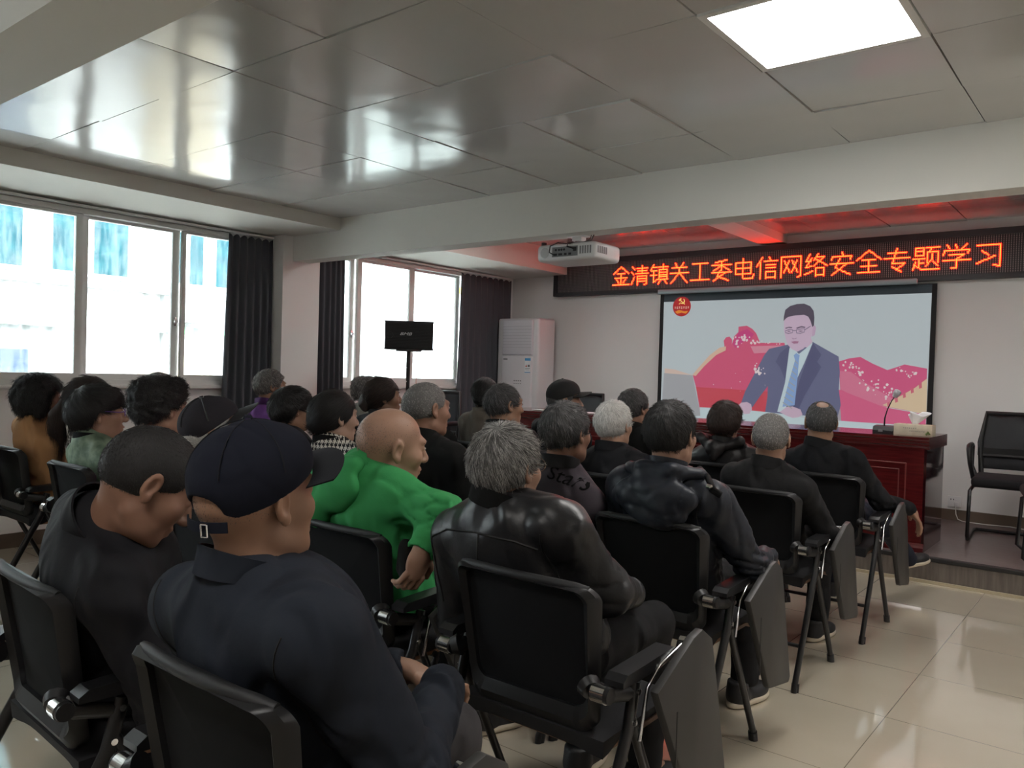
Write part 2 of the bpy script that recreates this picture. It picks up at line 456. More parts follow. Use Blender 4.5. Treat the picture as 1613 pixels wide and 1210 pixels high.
def window(k, y0, y1, sashes):
    w = st(empty('window_%d' % k, (XW, (y0 + y1) / 2, WZ0)))
    oy = -(y0 + y1) / 2; ox = -XW; oz = -WZ0
    def P(name, m, *a, parent=w, bev=0.0):
        x0, x1, a0, a1, z0, z1 = a
        return B(name, m, x0 + ox, x1 + ox, a0 + oy, a1 + oy, z0 + oz, z1 + oz, parent, bev)
    f = MB()
    for a in ((y0, y1, WZ0, 1.165), (y0, y1, 2.365, WZ1), (y0, y0 + .045, WZ0, WZ1), (y1 - .045, y1, WZ0, WZ1)):
        f.box(-6.19 + ox, -6.06 + ox, a[0] + oy, a[1] + oy, a[2] + oz, a[3] + oz)
    f.box(-6.13 + ox, -6.118 + ox, y0 + oy, y1 + oy, 1.165 + oz, 1.178 + oz)
    f.build('window_frame', M_frame, w)
    P('window_sill', M_frame, -6.10, -6.03, y0 - .05, y1 + .05, WZ0 - .022, WZ0 + .004, bev=.004)
    for i, (a, b_, lt, rt, lock) in enumerate(sashes):               # glass from a to b_, stiles lt and rt wide
        x = -6.105 if i % 2 else -6.15
        s = MB()
        s.box(x - .018 + ox, x + .018 + ox, a - lt + oy, a + oy, 1.165 + oz, 2.365 + oz); s.box(x - .018 + ox, x + .018 + ox, b_ + oy, b_ + rt + oy, 1.165 + oz, 2.365 + oz)
        s.box(x - .018 + ox, x + .018 + ox, a + oy, b_ + oy, 1.165 + oz, 1.21 + oz); s.box(x - .018 + ox, x + .018 + ox, a + oy, b_ + oy, 2.345 + oz, 2.365 + oz)
        sh = s.build('sash', M_frame, w)
        P('pane', M_glass, x - .003, x + .003, a, b_, 1.21, 2.345, parent=sh)
        if lock is not None:
            q = MB(); q.bbox(x + .018 + ox, x + .035 + ox, lock - .01 + oy, lock + .01 + oy, 1.60 + oz, 1.67 + oz, .004)
            q.cyl((x + .035 + ox, lock + oy, 1.635 + oz), (x + .05 + ox, lock + oy, 1.635 + oz), .014, 12)
            q.build('latch', M_chrome, sh, smooth=40)
    return w
window(1, wy[0][0], wy[0][1], [(1.34, 1.93, .05, .05, None), (2.03, 2.555, .05, .05, None), (2.66, 3.31, .05, .06, 3.335), (3.40, 3.98, .03, .04, None)])
window(2, wy[1][0], wy[1][1], [(4.84, 5.13, .045, .045, 5.15), (5.235, 5.885, .05, .06, None), (6.0, 6.655, .05, .05, None), (6.76, 7.28, .045, .045, None)])

window(3, wy[2][0], wy[2][1], [(-1.5, -.55, .05, .05, None), (-.45, .5, .05, .05, None)])
# curtain tracks and curtains
def track(y0, y1, label):
    t = MB(); t.box(-6.055, -6.035, y0, y1, 2.405, 2.425)
    for k in range(int((y1 - y0) / .5) + 1): t.box(-6.1, -6.05, y0 + .05 + k * .5, y0 + .07 + k * .5, 2.41, 2.432)
    for x in (-6.01,): t.box(x - .008, x + .008, y0, y1, 2.405, 2.42)
    tag(t.build('curtain_track', M_frame), label, 'curtain rail', 'curtain rails')
track(1.2, 4.16, 'white double curtain rail above the window nearest the camera')
track(4.60, 7.50, 'white double curtain rail above the window behind the loudspeaker')
M_curt = mat('charcoal_curtain', rgb(78, 80, 87), 0.85, sheen=0.1, bump=(300, 0.1, 0.001))
def curtain(y0, y1, nf, label, flare=0.0, gather=True, seed=0):
    r = random.Random(seed); ph = [r.uniform(-.5, .5) for _ in range(80)]
    def fn(u, v):
        t = u * nf
        wob = ph[int(t)] * (1 - (t % 1)) + ph[int(t) + 1] * (t % 1)
        a = .032 * (0.55 + .45 * v) * math.sin(2 * PI * t + wob * 1.2)
        y = y0 + (y1 - y0) * u - flare * v * (1 - u) ** 2 + .01 * wob * v
        if gather: a *= .6 + .4 * min(1, v * 8)
        z = 2.382 - v * 2.345 + (.012 * math.cos(2 * PI * t) if v < .02 else 0)
        return (-6.008 + a + .012 * v, y, z)
    m = MB().shell(fn, int(nf * 10) + 1, 24, .004)
    o = empty('curtain', (-6.0, (y0 + y1) / 2, .04), label, 'curtain', 'charcoal window curtains')
    m.v = [(x + 6.0, y - (y0 + y1) / 2, z - .04) for x, y, z in m.v]
    c = m.build('curtain_fabric', M_curt, o, smooth=180)
    for k in range(int(nf)):
        yk = y0 + (k + .5) * (y1 - y0) / nf - (y0 + y1) / 2
        MB().tube([(-.01, yk, 2.335), (-.01, yk, 2.363)], .004, 6).build('hook', M_white, o)
    return o
curtain(3.73, 4.15, 6, 'dark grey curtain drawn back between near window and white pillar', flare=.06, seed=1)
curtain(4.62, 4.95, 5, 'dark grey curtain right behind the white pillar, left of far window', seed=2)
curtain(6.60, 7.49, 9, 'dark grey curtain hanging beside the tall white air conditioner', flare=.06, seed=3)

# ------------------------------------------------------------------ stage
YP, ZP = 5.86, 0.168
p = MB(); p.box(-6.1, XR, YP + .004, YF, .001, ZP - .001); st(p.build('floor_stage', M_lam))
p = MB(); p.box(-6.1, XR, YP - .012, YP + .004, .02, ZP - .022); st(p.build('trim_3', M_riser))
p = MB(); p.bbox(-6.1, XR, YP - .02, YP + .03, ZP - .024, ZP + .004, .004); st(p.build('trim_4', M_nose))
p = MB(); p.box(-6.1, XR, YP - .028, YP - .006, 0, .02); st(p.build('trim_5', mat('cream_trim', rgb(176, 164, 140), .3)))
st(B('baseboard_front', M_base, -6.1, XR, YF - .012, YF, ZP, ZP + .09))

# ceiling light panels
M_fill = mat('added_stage_light', (1, 1, 1, 1), .5, emit=(1.0, .97, .94, 1), estr=4.6)
M_lamp = mat('lit_diffuser', (1, 1, 1, 1), .5, emit=(1.0, .97, .93, 1), estr=6.2)
for n, (i, j) in enumerate(LIGHTS):
    x0, y0 = OX + i * .6, OY + j * .6
    lab = 'lit square ceiling light panel above the right of the room' if n == 0 else ('', 'lit square ceiling light panel behind the camera, near the back wall', 'lit square ceiling light panel beside the right wall')[n]  # only the first is in view; the others are added as fill light
    o = empty('ceiling_light', (x0 + .3, y0 + .3, ZC), lab, 'ceiling light', 'ceiling light panels')
    f = MB()
    for a in ((-.298, .298, -.298, -.272), (-.298, .298, .272, .298), (-.298, -.272, -.272, .272), (.272, .298, -.272, .272)): f.box(*a, -.006, .018)
    f.build('light_frame', M_frame, o)
    B('diffuser', M_lamp, -.272, .272, -.272, .272, -.001, .006, o)
for x0, y0, where in ((-4.2, 5.4, 'left'), (-1.6, 5.4, 'middle'), (.6, 5.4, 'right')):                  # unseen panels, added behind the beam to brighten the front wall
    o = empty('ceiling_light', (x0, y0, 2.69), 'lit square ceiling light panel behind the beam, over the %s of the stage' % where, 'ceiling light', 'ceiling light panels')
    f = MB()
    for a in ((-.298, .298, -.298, -.272), (-.298, .298, .272, .298), (-.298, -.272, -.272, .272), (.272, .298, -.272, .272)): f.box(*a, -.012, .0)
    f.build('light_frame', M_frame, o)
    B('diffuser', M_fill, -.272, .272, -.272, .272, -.01, -.002, o)

# ------------------------------------------------------------------ the street outside the windows
M_tilew = mat('white_facade_tile', rgb(150, 150, 148), .5, vary=(3, rgb(118, 119, 118), (.3, 2, .5)))
M_teal = mat('teal_glass', rgb(20, 42, 47), 1.0, spec=0.0, vary=(6, rgb(28, 54, 58)))
M_greyf = mat('grey_render', rgb(78, 82, 82), .8, vary=(1.5, rgb(110, 112, 110)))
XO = -9.5
fb = empty('street_building', (XO, 4.5, 0), 'white tiled building with teal windows across the lane outside', 'building')
def F(name, m, y0, y1, z0, z1, dx=.02, parent=fb, x=0.0): return B(name, m, x - .05, x + dx, y0 - 4.5, y1 - 4.5, z0, z1, parent)
B('facade', M_tilew, -4, 0, -7.5, 2.9, -.3, 7, fb)
for (a, b_) in ((.4, 1.0), (1.3, 1.9), (2.3, 3.0), (3.1, 3.43), (3.73, 3.98), (4.17, 4.56), (5.06, 5.22), (5.34, 5.52), (5.7, 6.0)):
    w = F('facade_window', M_frame, a - .05, b_ + .05, 2.24, 3.7, .03)
    F('facade_glass', M_teal, a, b_, 2.29, 3.65, .035, w)
F('ledge', M_greyf, -2, 7.3, 2.12, 2.17, .12)
F('shop_shutter', M_greyf, 2.6, 3.77, 0, 1.66, .03)
F('shop_window', mat('blue_glass', rgb(30, 44, 60), .2), 2.7, 3.5, .6, 1.40, .05)
aw = MB(); aw2 = MB()
for k in range(46):
    (aw if k % 2 else aw2).box(.05, .12, -2.3 + k * .09, -2.3 + (k + 1) * .09, 1.66, 1.74)
aw.build('awning_fringe', mat('green_canvas', rgb(70, 130, 80), .8), fb); aw2.build('awning_fringe', M_tilew, fb)
F('drain_pipe', M_greyf, 4.98, 5.06, 0, 4, .1)
F('wall_unit', M_tilew, 5.15, 5.5, 1.8, 2.15, .3)
B('tiled_ramp', mat('tan_tile', rgb(120, 110, 92), .6), 0, .5, .22, .9, 0, 1.42, fb)
g2 = empty('street_house', (-9.2, 9.5, 0), 'pale rendered house seen through the far window', 'building')
B('house_wall', mat('pale_render', rgb(128, 132, 128), .8, vary=(1.2, rgb(92, 98, 96))), -3, 0, -1.95, 5, -.3, 6, g2)
B('white_board', M_tilew, 0, .05, -1.2, 2.2, 1.45, 2.35, g2)
B('yellow_sign', mat('yellow_paint', rgb(150, 130, 30), .6), 0, .03, .55, .95, 2.6, 2.7, g2)
st(B('ground_outside', mat('pale_concrete', rgb(176, 176, 172), .9), -16, -6.3, -6, 18, -.4, -.3))
# ------------------------------------------------------------------ lecture desk
DX0, DX1, DY0, DY1 = -4.95, -1.165, 5.985, 6.56
o = empty('lecture_desk', ((DX0 + DX1) / 2, DY0, ZP), 'long dark red lacquered wooden desk on the stage under the screen', 'desk')
dx, dy, dz = (DX0 + DX1) / 2, DY0, ZP
def D(name, m, x0, x1, y0, y1, z0, z1, parent=o, bev=0.0): return B(name, m, x0 - dx, x1 - dx, y0 - dy, y1 - dy, z0 - dz, z1 - dz, parent, bev)
prof = [(0, .782), (.0, .765), (.006, .757), (.006, .742), (.012, .735), (.012, .722), (.024, .708), (.024, .70)]
b = MB()
b.prism([(5.985 - dy + u - .022, z) for u, z in prof] + [(DY1 - dy + .02, .70), (DY1 - dy + .02, .782)], 'x', DX0 - .02 - dx, DX1 + .02 - dx)
b.build('desk_top', M_red, o)
D('front_panel', M_red, DX0, DX1 - .012, DY0 + .004, DY0 + .03, ZP + .04, ZP + .70)
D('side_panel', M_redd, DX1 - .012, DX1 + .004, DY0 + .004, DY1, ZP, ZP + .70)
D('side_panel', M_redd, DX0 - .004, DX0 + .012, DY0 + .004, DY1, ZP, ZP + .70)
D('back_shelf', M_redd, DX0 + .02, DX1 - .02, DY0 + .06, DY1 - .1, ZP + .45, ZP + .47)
b = MB(); b.prism([(-.022, 0), (-.022, .03), (-.012, .045), (-.004, .06), (.02, .06), (.02, 0)], 'x', DX0 - .012 - dx, DX1 + .006 - dx); b.build('base_moulding', M_red, o)
n = 4; wd = (DX1 - .09 - DX0 - .09) / n
for k in range(n):
    a0, a1 = DX0 + .09 + k * wd + .03, DX0 + .09 + (k + 1) * wd - .03
    f = MB()
    for ins, w in ((0, .008), (.045, .005)):
        x0, x1, z0, z1 = a0 + ins - dx, a1 - ins - dx, .12 + ins, .60 - ins
        for q in ((x0, x1, z1 - w, z1), (x0, x1, z0, z0 + w), (x0, x0 + w, z0 + w, z1 - w), (x1 - w, x1, z0 + w, z1 - w)):
            f.bbox(q[0], q[1], -.002, .006, q[2], q[3], .0015, 1)
    f.build('panel_frame', M_redl, o)

# things on the desk
ZD = ZP + .7825
o = empty('gooseneck_microphone', (-1.475, 6.17, ZD), 'black gooseneck microphone standing on right end of the desk', 'microphone')
b = MB(); b.prism([(-.06, 0), (-.06, .022), (-.045, .05), (.05, .056), (.06, .05), (.06, 0)], 'x', -.068, .068); b.build('microphone_base', M_black, o)
b = MB(); b.box(-.03, .0, -.062, -.058, .012, .03); b.build('button', M_grey, o)
gp = [(-.005, .0, .05), (-.003, .0, .11), (.012, .0, .17), (.04, -.005, .235), (.064, -.01, .275)]
b = MB(); b.tube(gp, [.006, .005, .004, .004, .004], 8); b.build('gooseneck', M_blackm, o, smooth=60)
b = MB(); b.tube([(.058, -.01, .262), (.07, -.012, .285), (.082, -.014, .305), (.086, -.015, .312)], [.016, .025, .025, .012], 12); b.build('foam_head', mat('grey_foam', rgb(165, 165, 170), .95), o, smooth=60)
o = empty('tissue_box', (-1.272, 6.13, ZD), 'cream tissue box with printed lines beside the desk microphone', 'tissue box')
B('carton', mat('cream_card', rgb(206, 196, 176), .6, vary=(14, rgb(190, 178, 156))), -.122, .122, -.06, .06, 0, .078, o, bev=.002)
b = MB(); rr = random.Random(4)
for row, (x0, n_) in enumerate(((-.06, 7), (-.02, 8))):
    for k in range(n_):
        xx = x0 + k * .0125; zz = .052 - row * .02
        b.box(xx, xx + .008, -.0612, -.0598, zz, zz + .002); b.box(xx + .003, xx + .005, -.0612, -.0598, zz - .004, zz + .006)
        if k % 2: b.box(xx, xx + .008, -.0612, -.0598, zz - .004, zz - .0025)
b.build('printed_lettering', M_grey, o)
b = MB(); b.tube([(.085, -.0605, .012), (.098, -.0605, .032), (.108, -.0605, .014)], .008, 6); b.build('printed_plant', mat('green_print', rgb(96, 112, 60), .7), o)
def tis(u, v):
    a = u * 2 * PI; r = .012 + .035 * v * (1 + .35 * math.sin(3 * a + 1) + .2 * math.sin(5 * a))
    return (r * math.cos(a) * 1.3 + .02 * v, r * math.sin(a) * .5, .078 + .075 * v * (1 + .2 * math.sin(2 * a)))
MB().shell(tis, 30, 8, .0015, True).build('tissue', mat('tissue_paper', rgb(225, 225, 228), .9), o, smooth=180)
for k, (x, y, s) in enumerate(((-4.45, 6.2, 1), (-4.12, 6.18, 0))):
    b = MB()
    def sheet(u, v): return (-.15 + .3 * u, -.105 + .21 * v, .004 * math.sin(u * 5 + k) ** 2 + .001)
    b.shell(sheet, 10, 6, .002)
    p = b.build('paper', mat('white_paper', rgb(230, 230, 228), .8), None, smooth=60); p.location = (x, y, ZD)
    tag(p, ('loose white papers on the desk, left of the black capped man', 'white sheet on the desk behind the black capped man')[k], 'paper', 'papers on the lecture desk')

# ------------------------------------------------------------------ LED sign
SX0, SX1, SZ0, SZ1, SY = -5.425, 1.1, 2.192, 2.598, 7.545
M_led = mat('unlit_led_panel', rgb(40, 36, 38), .5)
nn, ll, pb = nodes_of(M_led)
tc = nn.new('ShaderNodeTexCoord'); mp = nn.new('ShaderNodeMapping'); mp.inputs['Scale'].default_value = (1 / .0176, 1, 1 / .0176)
sp = nn.new('ShaderNodeSeparateXYZ'); ll.new(tc.outputs['Object'], mp.inputs['Vector']); ll.new(mp.outputs[0], sp.inputs[0])
def mnode(op, a, b_=None):
    q = nn.new('ShaderNodeMath'); q.operation = op
    for i, v in enumerate((a, b_)):
        if v is None: continue
        if isinstance(v, (int, float)): q.inputs[i].default_value = v
        else: ll.new(v, q.inputs[i])
    return q.outputs[0]
fx = mnode('ABSOLUTE', mnode('SUBTRACT', mnode('FRACT', sp.outputs['X']), .5)); fz = mnode('ABSOLUTE', mnode('SUBTRACT', mnode('FRACT', sp.outputs['Z']), .5))
dm = mnode('MULTIPLY', mnode('LESS_THAN', fx, .17), mnode('LESS_THAN', fz, .38))
mixc = nn.new('ShaderNodeMix'); mixc.data_type = 'RGBA'
ll.new(dm, mixc.inputs['Factor']); mixc.inputs['A'].default_value = rgb(30, 27, 29); mixc.inputs['B'].default_value = rgb(150, 138, 136)
ll.new(mixc.outputs['Result'], pb.inputs['Base Color'])
o = empty('led_sign', (0, SY, 0), 'long black LED sign with red Chinese characters above the screen', 'sign')
f = MB()
for q in ((SX0, SX1, SZ1 - .055, SZ1), (SX0, SX1, SZ0, SZ0 + .038), (SX0, SX0 + .05, SZ0 + .038, SZ1 - .055), (SX1 - .05, SX1, SZ0 + .038, SZ1 - .055)): f.box(q[0], q[1], -.012, .083, q[2], q[3])
f.build('sign_frame', mat('sign_frame_black', rgb(32, 30, 34), .4), o)
B('display_panel', M_led, SX0 + .05, SX1 - .05, .004, .08, SZ0 + .038, SZ1 - .055, o)
GL = {  # strokes of the fifteen characters on a 24 x 24 dot field
'a': '12,1,2,9 12,1,22,9 7,9,17,9 4,14,20,14 12,9,12,22 6,16,9,20 18,16,15,20 1,22,23,22',
'b': '2,2,5,5 1,8,4,11 1,22,5,14 8,4,22,4 9,7,21,7 7,10,23,10 15,1,15,10 9,13,9,23 9,13,21,13 21,13,21,22 21,22,18,23 9,16,21,16 9,19,21,19',
'c': '5,1,1,7 4,4,9,4 2,8,9,8 1,13,9,13 5,8,5,21 5,21,9,18 11,4,23,4 17,1,17,7 12,7,22,7 12,7,12,18 22,7,22,18 12,10,22,10 12,13,22,13 12,15,22,15 10,18,23,18 14,19,11,23 19,19,22,23',
'd': '7,1,9,5 17,1,14,5 3,6,21,6 1,12,23,12 12,6,12,12 12,12,2,23 12,12,22,23',
'e': '3,3,21,3 12,3,12,21 1,21,23,21',
'f': '18,1,5,3 1,6,23,6 12,2,12,12 11,7,3,12 13,7,21,12 1,14,23,14 11,12,7,18 7,18,20,23 17,14,3,23',
'g': '3,5,3,17 3,5,20,5 20,5,20,17 3,11,20,11 3,17,20,17 11,1,11,21 11,21,13,22 13,22,22,22 22,22,23,18',
'h': '7,1,1,10 5,6,5,23 14,1,16,4 9,5,23,5 11,9,21,9 11,12,21,12 11,16,11,23 11,16,21,16 21,16,21,23 11,22,21,22',
'i': '2,2,2,23 2,2,22,2 22,2,22,22 22,22,19,23 5,6,11,18 10,6,5,18 13,6,19,18 18,6,13,18',
'j': '6,1,2,8 2,8,7,8 8,5,2,14 2,14,8,13 1,21,9,18 14,1,10,7 13,4,20,4 20,4,10,13 12,6,23,13 12,15,12,23 12,15,20,15 20,15,20,23 12,22,20,22',
'k': '12,1,13,4 3,5,21,5 3,5,2,8 21,5,20,8 1,12,23,12 10,7,6,16 6,16,20,23 17,12,3,23',
'l': '12,1,1,10 12,1,23,10 6,10,18,10 5,16,19,16 12,10,12,22 2,22,22,22',
'm': '4,5,20,5 1,10,23,10 12,1,8,15 8,15,19,15 19,15,12,21 8,18,16,23',
'n': '3,2,3,9 3,2,10,2 10,2,10,9 3,5,10,5 3,9,10,9 1,12,11,12 6,12,6,20 6,16,10,16 3,15,1,22 3,18,8,22 8,22,23,22 12,2,23,2 17,2,15,5 13,6,22,6 13,6,13,16 22,6,22,16 17,8,17,13 17,13,12,19 18,15,22,19',
'o': '4,1,6,4 11,1,12,4 20,1,16,5 2,6,22,6 2,6,1,10 22,6,21,9 6,10,18,10 18,10,12,14 1,15,23,15 12,14,12,22 12,22,8,22',
'p': '3,3,21,3 21,3,21,22 21,22,16,21 7,8,12,12 3,19,17,13'}
M_lit = mat('lit_red_led', rgb(20, 0, 0), .5, emit=(1.0, .005, .0016, 1), estr=19.0 * DISP)
M_core = mat('lit_led_core', rgb(20, 0, 0), .5, emit=(1.0, .05, .006, 1), estr=20.0 * DISP)
b = MB(); bc = MB(); pit = .0092
for k, ch in enumerate('abcdefghijklmnop'):
    x0 = -4.642 + k * .2312; done = set()
    for sg in GL[ch].split():
        xa, ya, xb, yb = map(int, sg.split(',')); nst = max(abs(xb - xa), abs(yb - ya), 1)
        for t in range(nst + 1): done.add((round(xa + (xb - xa) * t / nst), round(ya + (yb - ya) * t / nst)))
    for i, j in sorted(done):
        x, z, h = x0 + i * pit, 2.492 - j * pit, .0062
        b.box(x - h, x + h, .0, .004, z - h, z + h)
        bc.box(x - .0030, x + .0030, -.002, .0, z - .0030, z + .0030)
lt = b.build('lit_characters', M_lit, o); tag(lt, 'red lit characters'); bc.build('led_cores', M_core, lt)

# ------------------------------------------------------------------ projection screen
o = empty('projection_screen', (-2.75, 7.585, 2.2), 'pull-down projection screen showing a man in a suit before red mountains', 'projection screen')
ox, oz = 2.75, -2.2
def Q(name, m, x0, x1, z0, z1, y0, y1, parent=o): return B(name, m, x0 + ox, x1 + ox, y0, y1, z0 + oz, z1 + oz, parent)
M_scb = mat('screen_black_border', rgb(22, 22, 24), .7); M_scd = mat('unlit_screen_band', rgb(62, 76, 86), .6)
M_alu = mat('roller_case_grey', rgb(150, 166, 172), .35)
r_ = MB(); r_.bbox(-4.05 + ox, -1.58 + ox, -.10, -.056, 2.165 + oz, 2.21 + oz, .008); r_.build('roller_case', M_alu, o, smooth=35)
Q('screen_fabric', M_scb, -4.065, -1.44, .78, 2.17, .0, .006)
Q('unlit_band', M_scd, -4.02, -1.478, 2.09, 2.165, -.0016, -.0006)
def pic(name, r, g, b_, k=.55): return mat(name, rgb(r * .5, g * .5, b_ * .5), .6, emit=rgb(r, g, b_), estr=k * DISP)
PIC = [
('projected_sky', (200, 212, 216), [(-4.022,2.098),(-1.479,2.096),(-1.486,0.8),(-4.022,0.8)]),
('projected_hill', (226, 200, 186), [(-3.99,1.392),(-3.875,1.384),(-3.776,1.357),(-3.668,1.331),(-3.99,1.337)]),
('projected_mountain', (222, 96, 132), [(-3.668,1.333),(-3.567,1.442),(-3.457,1.531),(-3.331,1.614),(-3.345,1.683),(-3.32,1.717),(-3.284,1.724),(-3.256,1.693),(-3.258,1.645),(-3.236,1.727),(-3.194,1.768),(-3.194,1.821),(-3.109,1.83),(-3.052,1.798),(-3.012,1.755),(-2.969,1.662),(-2.732,1.663),(-2.723,1.63),(-2.853,1.513),(-2.834,0.98),(-3.568,0.939),(-3.625,1.201)]),
('projected_wall', (232, 196, 172), [(-3.672,1.331),(-3.613,1.4),(-3.486,1.539),(-3.386,1.613),(-3.317,1.627),(-3.319,1.586),(-3.417,1.54),(-3.544,1.424),(-3.633,1.322)]),
('projected_tower', (212, 74, 138), [(-3.251,1.653),(-3.192,1.765),(-3.105,1.798),(-3.033,1.747),(-3.066,1.696),(-3.153,1.662),(-3.222,1.611)]),
('projected_wall', (226, 150, 170), [(-3.064,1.628),(-2.723,1.638),(-2.731,1.616),(-2.855,1.571),(-3.026,1.558)]),
('projected_ground', (214, 84, 98), [(-3.629,1.21),(-2.858,1.192),(-2.851,0.987),(-3.566,0.983)]),
('projected_mountain', (220, 96, 140), [(-2.225,1.492),(-2.135,1.522),(-2.039,1.536),(-1.934,1.478),(-1.81,1.423),(-1.741,1.448),(-1.672,1.475),(-1.493,1.442),(-1.491,1.056),(-1.813,1.099),(-2.199,1.174)]),
('projected_band', (226, 130, 160), [(-2.214,1.407),(-2.116,1.4),(-1.994,1.307),(-1.752,1.17),(-1.813,1.091),(-2.018,1.151),(-2.201,1.237)]),
('projected_ground', (226, 106, 146), [(-2.216,1.236),(-2.019,1.166),(-1.827,1.095),(-1.488,1.048),(-1.487,0.949),(-2.191,0.95)]),
('projected_wall', (230, 206, 172), [(-1.838,1.113),(-1.759,1.159),(-1.677,1.211),(-1.582,1.275),(-1.489,1.36),(-1.485,1.049),(-1.672,1.083),(-1.799,1.099)]),
('projected_laptop', (176, 178, 182), [(-3.994,1.343),(-3.668,1.328),(-3.557,0.904),(-4.01,0.886)]),
('projected_chair', (178, 170, 178), [(-2.228,1.125),(-2.194,1.048),(-2.185,0.95),(-2.252,0.949)]),
('projected_neck', (216, 190, 212), [(-2.67,1.638),(-2.639,1.594),(-2.59,1.575),(-2.519,1.614),(-2.468,1.671),(-2.499,1.744),(-2.66,1.728)]),
('projected_jacket', (112, 116, 148), [(-2.677,1.65),(-2.876,1.604),(-2.922,1.545),(-3.006,1.376),(-3.101,1.186),(-3.139,1.074),(-3.078,1.051),(-3.022,1.034),(-2.951,1.142),(-2.877,1.245),(-2.877,1.145),(-2.896,0.985),(-2.602,0.985),(-2.222,0.967),(-2.193,1.095),(-2.216,1.236),(-2.212,1.395),(-2.227,1.537),(-2.289,1.571),(-2.465,1.671),(-2.495,1.614)]),
('projected_lapel', (96, 98, 132), [(-2.682,1.638),(-2.77,1.563),(-2.809,1.48),(-2.766,1.431),(-2.702,1.284),(-2.679,1.548)]),
('projected_lapel', (94, 96, 130), [(-2.464,1.663),(-2.382,1.551),(-2.419,1.486),(-2.378,1.439),(-2.527,1.16),(-2.586,1.002),(-2.635,0.999),(-2.58,1.288)]),
('projected_shirt', (208, 228, 234), [(-2.67,1.638),(-2.681,1.605),(-2.711,1.284),(-2.776,1.003),(-2.709,0.995),(-2.643,1.22),(-2.538,1.468),(-2.464,1.663),(-2.589,1.557)]),
('projected_tie', (146, 178, 226), [(-2.638,1.545),(-2.614,1.565),(-2.581,1.546),(-2.587,1.5),(-2.593,1.353),(-2.613,1.074),(-2.728,1.052),(-2.678,1.285),(-2.623,1.499)]),
('projected_ear', (206, 176, 204), [(-2.473,1.808),(-2.45,1.827),(-2.439,1.8),(-2.448,1.735),(-2.473,1.719)]),
('projected_face', (216, 192, 214), [(-2.741,1.877),(-2.738,1.778),(-2.722,1.712),(-2.699,1.646),(-2.661,1.605),(-2.606,1.578),(-2.55,1.606),(-2.504,1.655),(-2.475,1.727),(-2.466,1.808),(-2.473,1.921),(-2.539,1.955),(-2.693,1.942)]),
('projected_hair', (92, 84, 100), [(-2.745,1.869),(-2.744,1.91),(-2.732,1.976),(-2.687,2.011),(-2.622,2.028),(-2.557,2.03),(-2.5,2.005),(-2.467,1.961),(-2.457,1.896),(-2.459,1.824),(-2.473,1.808),(-2.491,1.865),(-2.513,1.906),(-2.554,1.926),(-2.634,1.921),(-2.7,1.909),(-2.724,1.893)]),
('projected_eyebrow', (120, 104, 126), [(-2.726,1.806),(-2.688,1.815),(-2.66,1.81),(-2.663,1.8),(-2.696,1.804),(-2.722,1.794)]),
('projected_eyebrow', (120, 104, 126), [(-2.622,1.805),(-2.574,1.821),(-2.537,1.812),(-2.54,1.801),(-2.578,1.806),(-2.617,1.793)]),
('projected_eye', (130, 110, 134), [(-2.712,1.772),(-2.69,1.776),(-2.668,1.771),(-2.69,1.766)]),
('projected_eye', (130, 110, 134), [(-2.606,1.772),(-2.58,1.778),(-2.552,1.772),(-2.58,1.766)]),
('projected_nose', (184, 154, 182), [(-2.663,1.712),(-2.635,1.702),(-2.611,1.712),(-2.618,1.699),(-2.651,1.695)]),
('projected_mouth', (176, 120, 152), [(-2.667,1.671),(-2.634,1.679),(-2.593,1.676),(-2.601,1.658),(-2.638,1.653)]),
('projected_table', (206, 226, 230), [(-3.574,1.005),(-3.112,1.005),(-2.7,0.984),(-2.488,0.954),(-2.161,0.952),(-1.486,0.928),(-1.483,0.8),(-3.809,0.8),(-3.818,0.889),(-3.564,0.918)]),
('projected_hand', (214, 188, 208), [(-3.163,1.047),(-3.136,1.072),(-3.079,1.082),(-3.035,1.062),(-3.024,1.012),(-3.049,0.968),(-3.102,0.962),(-3.138,0.997)]),
('projected_hand', (214, 188, 208), [(-2.751,1.001),(-2.686,1.054),(-2.629,1.06),(-2.555,1.036),(-2.534,0.989),(-2.568,0.962),(-2.625,0.951),(-2.683,0.969)]),
]
yy = -.0006
pict = None
for k, (nm, col, poly) in enumerate(PIC):
    m = pic('%s_%d_%d_%d' % ((nm,) + col), *col)
    q = MB().add([(x + ox, yy - .00035 * k, z + oz) for x, z in poly], [tuple(range(len(poly)))]).build('projected_picture' if k == 0 else nm, m, pict or o)
    if k == 0: pict = q
k = len(PIC)
b = MB(); rr = random.Random(11)
def specks(b, line, n, sp, s0):
    for _ in range(n):
        t = rr.random() * (len(line) - 1); i = int(t); t -= i
        x = line[i][0] * (1 - t) + line[i + 1][0] * t + rr.gauss(0, sp); z = line[i][1] * (1 - t) + line[i + 1][1] * t + rr.gauss(0, sp)
        s = s0 * rr.uniform(.4, 1.3); a = rr.uniform(0, 3)
        b.add([(x + ox + s * math.cos(a + e) * rr.uniform(.6, 1.2), yy - .00035 * k, z + oz + s * math.sin(a + e)) for e in (0, 1.3, 2.5, 3.9, 5.1)], [(0, 1, 2, 3, 4)])
specks(b, [(-3.22, 1.62), (-3.12, 1.72), (-3.02, 1.68)], 26, .03, .012)
specks(b, [(-2.18, 1.46), (-2.05, 1.40), (-1.92, 1.29), (-1.78, 1.2)], 46, .028, .011)
specks(b, [(-1.72, 1.42), (-1.62, 1.40), (-1.53, 1.38)], 16, .02, .010)
specks(b, [(-3.0, 1.45), (-2.95, 1.38)], 14, .03, .014); specks(b, [(-3.5, 1.3), (-2.95, 1.25)], 8, .1, .006)
specks(b, [(-3.05, 1.67), (-2.75, 1.655)], 16, .006, .008)
